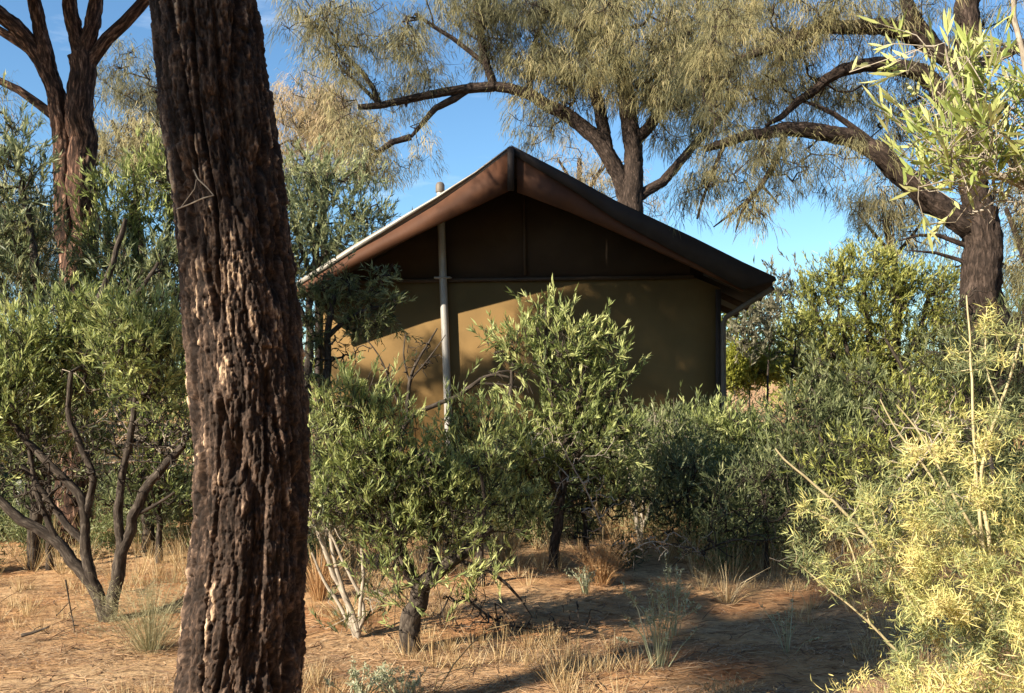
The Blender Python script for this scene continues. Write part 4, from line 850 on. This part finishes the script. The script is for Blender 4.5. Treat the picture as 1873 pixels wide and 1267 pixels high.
# ------------------------------------------------------------------ yellow wispy bush at lower right
def wispy():
    Y = 3.7; rng = np.random.RandomState(201)
    bp = base_pt(1800, Y); root = thing('wispy_bush', 'pale yellow wispy bush filling the lower right corner', 'bush', bp)
    lim = [([(1800, 1400), (1760, 1280), (1700, 1150), (1610, 1010), (1520, 910), (1430, 838), (1418, 820)], 6, 1.5),
           ([(1790, 1400), (1720, 1270), (1640, 1190), (1560, 1110), (1500, 1065), (1460, 1030)], 4, 1.2),
           ([(1800, 1400), (1820, 1200), (1810, 1000), (1790, 860), (1830, 740), (1860, 650), (1873, 600)], 6, 2),
           ([(1800, 1100), (1790, 940), (1780, 780), (1775, 640), (1768, 540)], 4, 1.5),
           ([(1800, 1000), (1740, 900), (1690, 800), (1640, 740)], 3, 1.2), ([(1760, 1000), (1700, 860), (1640, 790), (1610, 730)], 3, 1.2),
           ([(1820, 1200), (1880, 1050), (1900, 900), (1880, 760)], 5, 2), ([(1700, 1150), (1640, 1060), (1600, 960), (1590, 900)], 2.5, 1),
           ([(1600, 1130), (1560, 1000), (1530, 950), (1470, 930)], 2.2, 1), ([(1830, 740), (1800, 680), (1805, 560)], 2, 1)]
    blobs = [(1760, 1100, 120, 90, 0, 1, .1), (1670, 1150, 90, 65, 0, .8, .1), (1840, 1180, 90, 90), (1840, 1000, 70, 90, 0, 1, .2), (1720, 1200, 120, 60), (1600, 1230, 90, 35, 0, .8, .1), (1500, 1255, 60, 14, 0, .5, .1), (1700, 1010, 80, 60, 0, .8, .2),
             (1600, 1050, 70, 50, 0, .5, .1), (1820, 880, 60, 60, 0, .8, .25), (1780, 770, 50, 25, 0, .7, .4), (1860, 770, 40, 50, 0, .7, .4), (1720, 860, 40, 70, 0, .5, .3), (1510, 1040, 50, 30, 0, .2, .3), (1640, 900, 60, 50, 0, .3, .3), (1850, 1120, 60, 60), (1700, 1250, 150, 40), (1860, 1260, 90, 50)]
    T, C, tb = blob_targets(blobs, Y, 3.3, rng, .40); T[:, 1] -= .25 * (T[:, 2] < .7)
    TB, _, _ = blob_targets([(1700, 900, 130, 120), (1560, 980, 110, 80), (1800, 700, 70, 130), (1640, 1080, 100, 60), (1780, 1080, 130, 140)], Y, 3.2, rng, .35)
    NT = T; T = np.concatenate([T, TB])
    ps, _ = grow([([bp] + l[0][1:], l[1], l[2]) if i_ in (0, 1, 2) else l for i_, l in enumerate(limb_list(lim, Y))], T, rng, seg=.05, tip_r=.0014, expo=.34, wig=.5)
    ms = MB()
    for q, r in ps: ms.tube(q, r, 5 if r[0] > .003 else 3)
    T = NT
    ms.build('branches', M['bark_straw'], root, True)
    mf = MB()
    # small curled leaflets all over the twigs
    allp = np.concatenate([q for q, r in ps if r.mean() < .004]); allp = allp[rng.randint(0, len(allp), 26000)]
    pos = np.concatenate([allp + rng.normal(0, .012, allp.shape), np.repeat(T, 22, 0) + rng.normal(0, .035, (len(T) * 22, 3))])
    n_ = len(pos); ax = unit(rng.normal(size=(n_, 3)) + [0, 0, .3])
    tn = np.clip(noise(pos[:, 0] * 4, pos[:, 1] * 4, pos[:, 2] * 4) * .9 + .45 + rng.normal(0, .18, n_), 0, 1)
    leaves(mf, pos, ax, rng.uniform(.016, .048, n_), rng.uniform(.002, .0045, n_), tn, rng, bend=.5, segs=3)
    mf.build('foliage', M['leaf_yellow'], root)
M['bark_straw'] = bark_mat('straw_stem', [(.3, (.30, .25, .14)), (.6, (.50, .43, .26)), (.8, (.62, .55, .38))], sc=(60, 60, 20), bump=.3, dist=.002)
wispy()

# ------------------------------------------------------------------ small plants
def tuft(name, label, cat, px, Y, n_, hgt, spread, wd, mat, seed, lean=.5, branch=0, group=None, leafy=None):
    rng = np.random.RandomState(seed); bp = base_pt(px, Y)
    mb = MB()
    a = rng.uniform(0, 2 * math.pi, n_); d = np.stack([np.cos(a), np.sin(a), 0 * a], 1) * rng.uniform(0, 1, (n_, 1))
    b0 = bp + d * spread * .25 * rng.uniform(0, 1, (n_, 1)) + [0, 0, .01]; h_ = hgt * rng.uniform(.4, 1.1, (n_, 1))
    m1 = b0 + d * spread * .45 + ZZ * h_ * .6; e = b0 + d * spread * 1.0 + ZZ * h_ * rng.uniform(.8, 1, (n_, 1)) + rng.normal(0, .03, (n_, 3)) * hgt
    s_ = unit(np.cross(e - b0, rng.normal(size=(n_, 3)))) * (wd * rng.uniform(.6, 1.3, (n_, 1)) / 2)
    V = np.stack([b0 - s_, b0 + s_, m1 + s_, m1 - s_, e + s_ * .3, e - s_ * .3], 1).reshape(-1, 3); o_ = np.arange(n_)[:, None] * 6
    mb.add(V, np.concatenate([o_ + [0, 1, 2, 3], o_ + [3, 2, 4, 5]]), np.repeat(rng.uniform(0, 1, n_), 6))
    if branch:
        k = n_ * branch; i_ = rng.randint(0, n_, k); s = rng.uniform(.3, 1, (k, 1)); p = m1[i_] * (1 - s) + e[i_] * s
        leaves(mb, p, unit(rng.normal(size=(k, 3)) + [0, 0, .6]), rng.uniform(.3, 1, k) * leafy[0], np.full(k, leafy[1]), rng.uniform(0, 1, k), rng)
    if label is None:
        return mb
    return tag(mb.build(name, M[mat], None, origin=bp), label, cat, group)
tuft('dry_bush', 'rusty orange dry tuft on the sand right of the middle shrub', 'dry plant', 1100, 7.4, 420, .36, .22, .003, 'rust_tuft', 301, branch=8, leafy=(.04, .003))
tuft('silver_forb', 'pale silvery stems in front of the rusty dry tuft', 'plant', 1072, 7.0, 26, .22, .16, .006, 'forb', 302, branch=14, leafy=(.03, .007))
tuft('silver_forb', 'upright pale forb with leafy spikes on the sand left of the wispy bush', 'plant', 1205, 5.35, 34, .52, .22, .006, 'forb', 303, branch=26, leafy=(.035, .008))
tuft('silver_forb', 'thin tall forb with beady pale stems behind the leafy spikes', 'plant', 1235, 6.0, 14, .55, .14, .005, 'forb', 304, branch=26, leafy=(.03, .008))
tuft('thread_grass', 'wispy pale green thread grass left of the closest trunk base', 'grass tuft', 275, 5.7, 420, .46, .42, .0018, 'straw_green', 305, branch=7, leafy=(.05, .002))
tuft('silver_forb', 'sparse pale forb on the shaded sand just left of the wispy bush', 'plant', 1440, 5.6, 18, .34, .2, .004, 'forb', 312, branch=14, leafy=(.03, .006))
tuft('straw_tuft', 'loose straw tuft in the shade behind the upright pale forb', 'grass tuft', 1330, 6.9, 90, .3, .3, .003, 'straw', 313)
tuft('silver_forb', 'silvery forb at the bottom edge right of the closest trunk', 'plant', 655, 4.75, 30, .22, .22, .006, 'forb', 306, branch=22, leafy=(.03, .007))
tuft('silver_forb', 'silvery forb at the bottom edge below the middle shrub trunk', 'plant', 735, 4.8, 26, .2, .18, .006, 'forb', 307, branch=20, leafy=(.03, .007))
tuft('straw_tuft', 'golden straw tuft at the foot of the pale leaning stems', 'grass tuft', 625, 6.2, 220, .2, .2, .003, 'straw', 308)
tuft('straw_tuft', 'tall brown straw tuft just right of the closest trunk', 'grass tuft', 585, 6.9, 300, .42, .2, .003, 'rust_tuft', 309)
tuft('straw_tuft', 'straw clump behind the low bright leaves of the middle shrub', 'grass tuft', 920, 8.2, 300, .36, .22, .004, 'straw', 310)
tuft('straw_tuft', 'small green and straw forb at the bottom edge left of the wispy bush', 'grass tuft', 1330, 4.7, 120, .16, .2, .003, 'straw', 311, branch=6, leafy=(.03, .005))

# long arching grass blade near the bottom
mb = MB(); bp = base_pt(790, 4.9)
mb.tube([bp, P(830, 1215, 4.9), P(860, 1180, 4.9), P(895, 1150, 4.9), P(930, 1142, 4.9)], [.004, .0035, .003, .002, .001], 4)
mb.tube([bp, P(800, 1235, 4.9), P(845, 1222, 4.9), P(880, 1218, 4.9)], [.003, .003, .002, .001], 4)
tag(mb.build('grass_stalk', M['straw'], None, origin=bp), 'long bleached grass stalk arching right at the bottom edge', 'grass stalk')

# dead fallen branches and sticks
def stick(name, label, base, Y, pts, r, seed, nsub=6, mat='bark_shrub', spread=40):
    rng = np.random.RandomState(seed); ms = MB(); q = [P(a, b_, Y + (c[0] if c else 0)) for a, b_, *c in pts]
    T = np.array([P(*(np.array(pts[rng.randint(len(pts))][:2]) + rng.normal(0, spread, 2) * [1, .5]), Y + rng.uniform(-.2, .2)) for _ in range(nsub)])
    T[:, 2] = np.maximum(T[:, 2], .02)
    ps, _ = grow([(q, r, r * .4)], T, rng, seg=.06, tip_r=.0028, wig=.5)
    for a, b_ in ps: ms.tube(a, b_, 5)
    return tag(ms.build(name, M[mat], None, True, origin=q[0]), label, 'branch')
stick('dead_branch', 'tangle of fallen dark twigs on the sand right of the middle shrub', 900, 6.0, [(860, 1100), (900, 1135), (960, 1150), (1040, 1155)], .009, 401, 90, spread=45)
stick('dead_branch', 'thin dark twig drooping to the sand from the left shrub', 130, 6.2, [(120, 1060), (128, 1110), (138, 1160)], .006, 402, 3, spread=12)
stick('dead_branch', 'short dark stick lying on sunlit sand at far left', 70, 6.0, [(40, 1162), (70, 1154), (90, 1146)], .012, 403, 2, spread=10)
stick('dead_branch', 'grey crooked dead branch under the left shrub', 300, 7.4, [(190, 848, 0), (240, 842), (300, 846), (330, 850)], .008, 404, 12, 'bark_pale', spread=25)
stick('dead_branch', 'pale tangle of dead twigs among the stems of the left shrub', 300, 6.7, [(345, 790), (300, 830), (250, 800), (215, 770), (190, 700)], .007, 408, 70, 'bark_pale', spread=55)
stick('dead_branch', 'brown dead twigs poking out low in the bright leafy shrub', 1060, 7.7, [(1100, 960), (1070, 890), (1040, 840), (1020, 800)], .008, 409, 60, 'bark_pale', spread=45)
stick('dead_branch', 'dry twig tangle at the shaded edge of the sand below the cabin corner', 1330, 7.7, [(1280, 1010), (1340, 985), (1410, 990), (1470, 960)], .008, 410, 80, 'bark_shrub', spread=55)
stick('dead_branch', 'low dry twig tangle right of the rusty dry tuft', 1180, 7.6, [(1150, 1010), (1190, 985), (1240, 1000)], .006, 411, 50, 'bark_pale', spread=40)
stick('dead_branch', 'brown crooked dead limb leaning out of the wispy bush', 1640, 5.2, [(1700, 1100), (1690, 1020), (1640, 960), (1600, 905), (1590, 940)], .02, 405, 14, 'bark_shrub', spread=50)
stick('dead_branch', 'tangle of dry grey twigs behind the wispy bush', 1700, 7.0, [(1600, 1000), (1640, 900), (1700, 820), (1740, 760)], .012, 406, 60, 'bark_pale', spread=80)
stick('dead_branch', 'dark leaning dead stem in front of the round bush', 1680, 9.0, [(1760, 860), (1700, 760), (1660, 690), (1620, 620)], .03, 407, 30, 'bark_shrub', spread=60)

# white marker post far left
mb = MB(); bp = base_pt(38, 11.0); mb.tube([bp, bp + ZZ * .2, bp + ZZ * .42, bp + ZZ * .45, bp + ZZ * .46], [.05, .05, .048, .035, .002], 12)
tag(mb.build('marker_post', M['white'], None, True, origin=bp), 'short white post standing behind the left foreground shrub', 'post')

# ------------------------------------------------------------------ ground litter, grass, far scrub
rng = np.random.RandomState(501)
def scatter(n_, y0, y1, pad=1.1):
    u_ = rng.uniform(0, 1, n_); Ys = 1 / (1 / y0 + u_ * (1 / y1 - 1 / y0)); x = rng.uniform(-1, 1, n_) * Ys * .54 * pad
    return x, Ys
x, ys_ = scatter(130000, 4.2, 14)
L = rng.uniform(.02, .09, len(x)); a = rng.normal(0, .9, len(x)); ax = np.stack([np.cos(a), np.sin(a), rng.normal(0, .12, len(x))], 1)
k_ = noise(x * .8, ys_ * 2.4, 9.) + rng.normal(0, .2, len(x)) > .0
x, ys_, L, ax = x[k_], ys_[k_], L[k_], ax[k_]
p = np.stack([x, ys_, gz(x, ys_) + rng.uniform(.002, .012, len(x))], 1)
sd_ = unit(np.cross(ax, ZZ)) * rng.uniform(.0008, .0022, (len(x), 1)); ax = ax * L[:, None]
mb = MB(); V = np.stack([p - sd_, p + sd_, p + ax * .5 + sd_ + ZZ * .003, p + ax * .5 - sd_ + ZZ * .003, p + ax + sd_ * .3, p + ax - sd_ * .3], 1).reshape(-1, 3)
o_ = np.arange(len(x))[:, None] * 6
mb.add(V, np.concatenate([o_ + [0, 1, 2, 3], o_ + [3, 2, 4, 5]]), np.repeat(rng.uniform(0, 1, len(x)), 6))
mb.build('needle_litter', M['litter'])['kind'] = 'stuff'
x, ys_ = scatter(5200, 4.3, 12); mb = MB(); m_ = len(x)
L = rng.uniform(.04, .22, m_); a = rng.normal(0, .8, m_) ; ax = np.stack([np.cos(a), np.sin(a), rng.normal(0.02, .14, m_)], 1)
p = np.stack([x, ys_, gz(x, ys_) + .006], 1); w_ = rng.uniform(.0015, .0045, (m_, 1)); s1 = unit(np.cross(ax, ZZ)) * w_; s2 = ZZ * w_
md = p + ax * L[:, None] * .5 + rng.normal(0, .012, (m_, 3)) * [1, 1, .6]; e = p + ax * L[:, None]
V = np.stack([p - s1, p + s2, p + s1, md - s1, md + s2, md + s1, e - s1 * .4, e + s2 * .4, e + s1 * .4], 1).reshape(-1, 3); o_ = np.arange(m_)[:, None] * 9
mb.add(V, np.concatenate([o_ + np.array(q) for q in ([0, 1, 4, 3], [1, 2, 5, 4], [2, 0, 3, 5], [3, 4, 7, 6], [4, 5, 8, 7], [5, 3, 6, 8])]), np.repeat(rng.uniform(0, .7, m_), 9))
mb.build('twig_litter', M['litter'])['kind'] = 'stuff'
# low dry grass in clumps
mb = MB(); clumps = []
for k in range(1900):
    x, Y = scatter(1, 4.3, 20); x, Y = float(x[0]), float(Y[0])
    if noise(x * .6, Y * .6, 2.2) < (.12 if Y < 7.2 else -.5): continue
    if -3.2 < x < 3.2 and Y > 13: continue
    clumps.append((x, Y))
for x, Y in clumps:
    n_ = 26; h_ = rng.uniform(.05, .16) * (1 if Y < 7.6 else 2.6); bp = np.array([x, Y, float(gz(x, Y))])
    a = rng.uniform(0, 6.28, n_); d = np.stack([np.cos(a), np.sin(a), 0 * a], 1) * rng.uniform(0, 1, (n_, 1)); b0 = bp + d * .05; e = b0 + d * h_ * .7 + ZZ * h_ * rng.uniform(.5, 1.1, (n_, 1))
    s_ = unit(np.cross(e - b0, rng.normal(size=(n_, 3)))) * .0016 * max(1, Y / 7)
    V = np.stack([b0 - s_, b0 + s_, e + s_ * .3, e - s_ * .3], 1).reshape(-1, 3)
    mb.add(V, np.arange(n_ * 4).reshape(n_, 4), np.repeat(rng.uniform(0, 1, n_), 4))
mb.build('dry_grass', M['straw'])['kind'] = 'stuff'
# undergrowth between the shrubs and the cabin (small leafy regrowth)
def thicket(name, mat, n_, xr, yr, zr, LL, LW, seed, skip=None, cl_r=.7, per=60):
    """n_ rounded clumps of leaves standing on the ground"""
    rng = np.random.RandomState(seed); mb = MB()
    x = rng.uniform(*xr, n_); Y = rng.uniform(*yr, n_)
    if skip is not None: k_ = ~skip(x, Y); x, Y = x[k_], Y[k_]
    n_ = len(x); h_ = rng.uniform(zr[0], zr[1], n_) * np.clip(.75 + noise(x * .2, Y * .2, 4.4), .35, 1.3)
    r_ = np.minimum(h_ * .55, cl_r) * rng.uniform(.7, 1.3, n_)
    nb = np.maximum(2, (h_ / r_ * 2).astype(int))
    ci = np.repeat(np.arange(n_), nb); q = rng.uniform(0, 1, len(ci)) ** .8
    C = np.stack([x[ci] + rng.normal(0, .6, len(ci)) * r_[ci], Y[ci] + rng.normal(0, .6, len(ci)) * r_[ci], h_[ci] * q], 1)
    R_ = r_[ci] * (1.1 - .45 * q)
    ti = np.repeat(np.arange(len(C)), per); d = unit(rng.normal(size=(len(ti), 3))); sh = rng.uniform(.45, 1, (len(ti), 1)) ** .5
    lump = .75 + .5 * noise(d[:, 0] * 2 + C[ti, 0] * 3, d[:, 1] * 2, d[:, 2] * 2)[:, None]
    T = C[ti] + d * sh * R_[ti][:, None] * lump * np.array([1, 1, .85])
    k = 7; pos = np.repeat(T, k, 0) + rng.normal(0, LL * .8, (len(T) * k, 3)); keep = pos[:, 2] > .02; pos = pos[keep]
    ax = unit(np.repeat(d, k, 0)[keep] * .6 + rng.normal(size=(len(pos), 3)) * .55 + [0, 0, .45]); m_ = len(pos)
    cl = (np.repeat(rng.uniform(0, .55, n_)[ci][ti], k) + np.repeat(rng.uniform(0, .3, len(ti)), k))[keep]
    leaves(mb, pos, ax, LL * rng.uniform(.6, 1.3, m_), LW * rng.uniform(.7, 1.2, m_), np.clip(cl + rng.normal(0, .1, m_), 0, 1), rng)
    o = mb.build(name, M[mat]); o['kind'] = 'stuff'; return o
hutskip = lambda x, Y: (Y > 12.2) & (Y < 19.8) & (x > -3.9) & (x < 4.4)
thicket('undergrowth', 'leaf_dark', 230, (-8, 7.5), (8.8, 12.2), (.4, 1.0), .08, .012, 601, lambda x, Y: (hutskip(x, Y)) | ((Y < 9.6) & (np.sin(x * 2.3) > .2)), .42, 46)
def ring(r0, r1, front):     # keep an annulus; thin it out in the direction of the sun
    def f(x, Y):
        r = np.hypot(x, Y - 8); return (r < r0) | (r > r1) | (hutskip(x, Y)) | ((x > 3.6) & (x < 8.5) & (Y > 12) & (Y < 24) & (x < 3.6 + (Y - 12) * .32))
    return f
thicket('low_scrub', 'leaf_dark', 190, (-6.5, 6.5), (7.5, 9.6), (.15, .5), .06, .010, 604, lambda x, Y: noise(x * .7, Y * .9, 6.6) < -.12 + (8.4 - Y) * .35, .24, 30)
thicket('scrub_belt', 'leaf_dark', 260, (-18, 18), (-12, 22), (.8, 2.6), .16, .03, 603, ring(7.5, 17, True), .9, 60)
thicket('far_scrub', 'leaf_far', 420, (-45, 45), (-35, 50), (2.8, 5.8), .36, .08, 602, ring(20, 46, True), 1.6, 60)

# unseen oaks added around the viewpoint to close off sky and shade the sand
def unseen_shade_oaks():
    rng = np.random.RandomState(701); ms = MB(); mf = MB()
    trees = [(-1.5, -9, 10), (5, -8, 11), (10, -4, 10), (13, 3, 10), (3, -15, 13), (9.5, -13, 12), (-13, 10, 9), (-16, 16, 10), (16, 10, 10), (17, 20, 11), (-4, -16, 12)]
    for x, Y, h in trees:
        bp = np.array([x, Y, float(gz(x, Y)) - .1]); top = bp + [rng.normal(0, .5), rng.normal(0, .5), h * .6]
        T = np.concatenate([unit(rng.normal(size=(150, 3))) * rng.uniform(0, 1, (150, 1)) ** .4 * np.array([2.3, 2.3, 1.7]) + bp + [rng.normal(0, 1.2), rng.normal(0, 1.2), h * q] for q in (.5, .66, .85)])
        ps, _ = grow([([bp, bp * .5 + top * .5 + [.2, .1, 0], top], .28, .12)], T, rng, seg=.6, tip_r=.01)
        for q, r in ps: ms.tube(q, r, 8 if r[0] > .05 else 4)
        strands(mf, T, np.zeros(len(T)), rng, 52, .55, .05, .4)
    # unseen oak added up sun, its tiers placed to band the sand with shade
    bp = np.array([-7.6, -.6, -.1]); tiers = [((-6.75, -.45, 6.15), (.65, .6, .30), 110), ((-7.9, -1.6, 8.0), (1.2, .9, .5), 120), ((-7.4, 2.05, 6.2), (.55, .6, .28), 70), ((-6.3, 1.7, 6.2), (.6, .6, .28), 80)]
    T = np.concatenate([unit(rng.normal(size=(c_, 3))) * rng.uniform(0, 1, (c_, 1)) ** .4 * np.array(r_) + np.array(p_) for p_, r_, c_ in tiers])
    ps, _ = grow([([bp, bp + [.1, 0, 3], bp + [0, 0, 7.6]], .16, .06)], T, rng, seg=.4, tip_r=.006)
    for q, r in ps: ms.tube(q, r, 8 if r[0] > .05 else 4)
    strands(mf, T, np.zeros(len(T)), rng, 52, .35, .014, .14)
    ms.build('unseen_shade_trunks', M['bark_oak'], None, True)['kind'] = 'stuff'
    mf.build('unseen_shade_oaks', M['needle'])['kind'] = 'stuff'
unseen_shade_oaks()
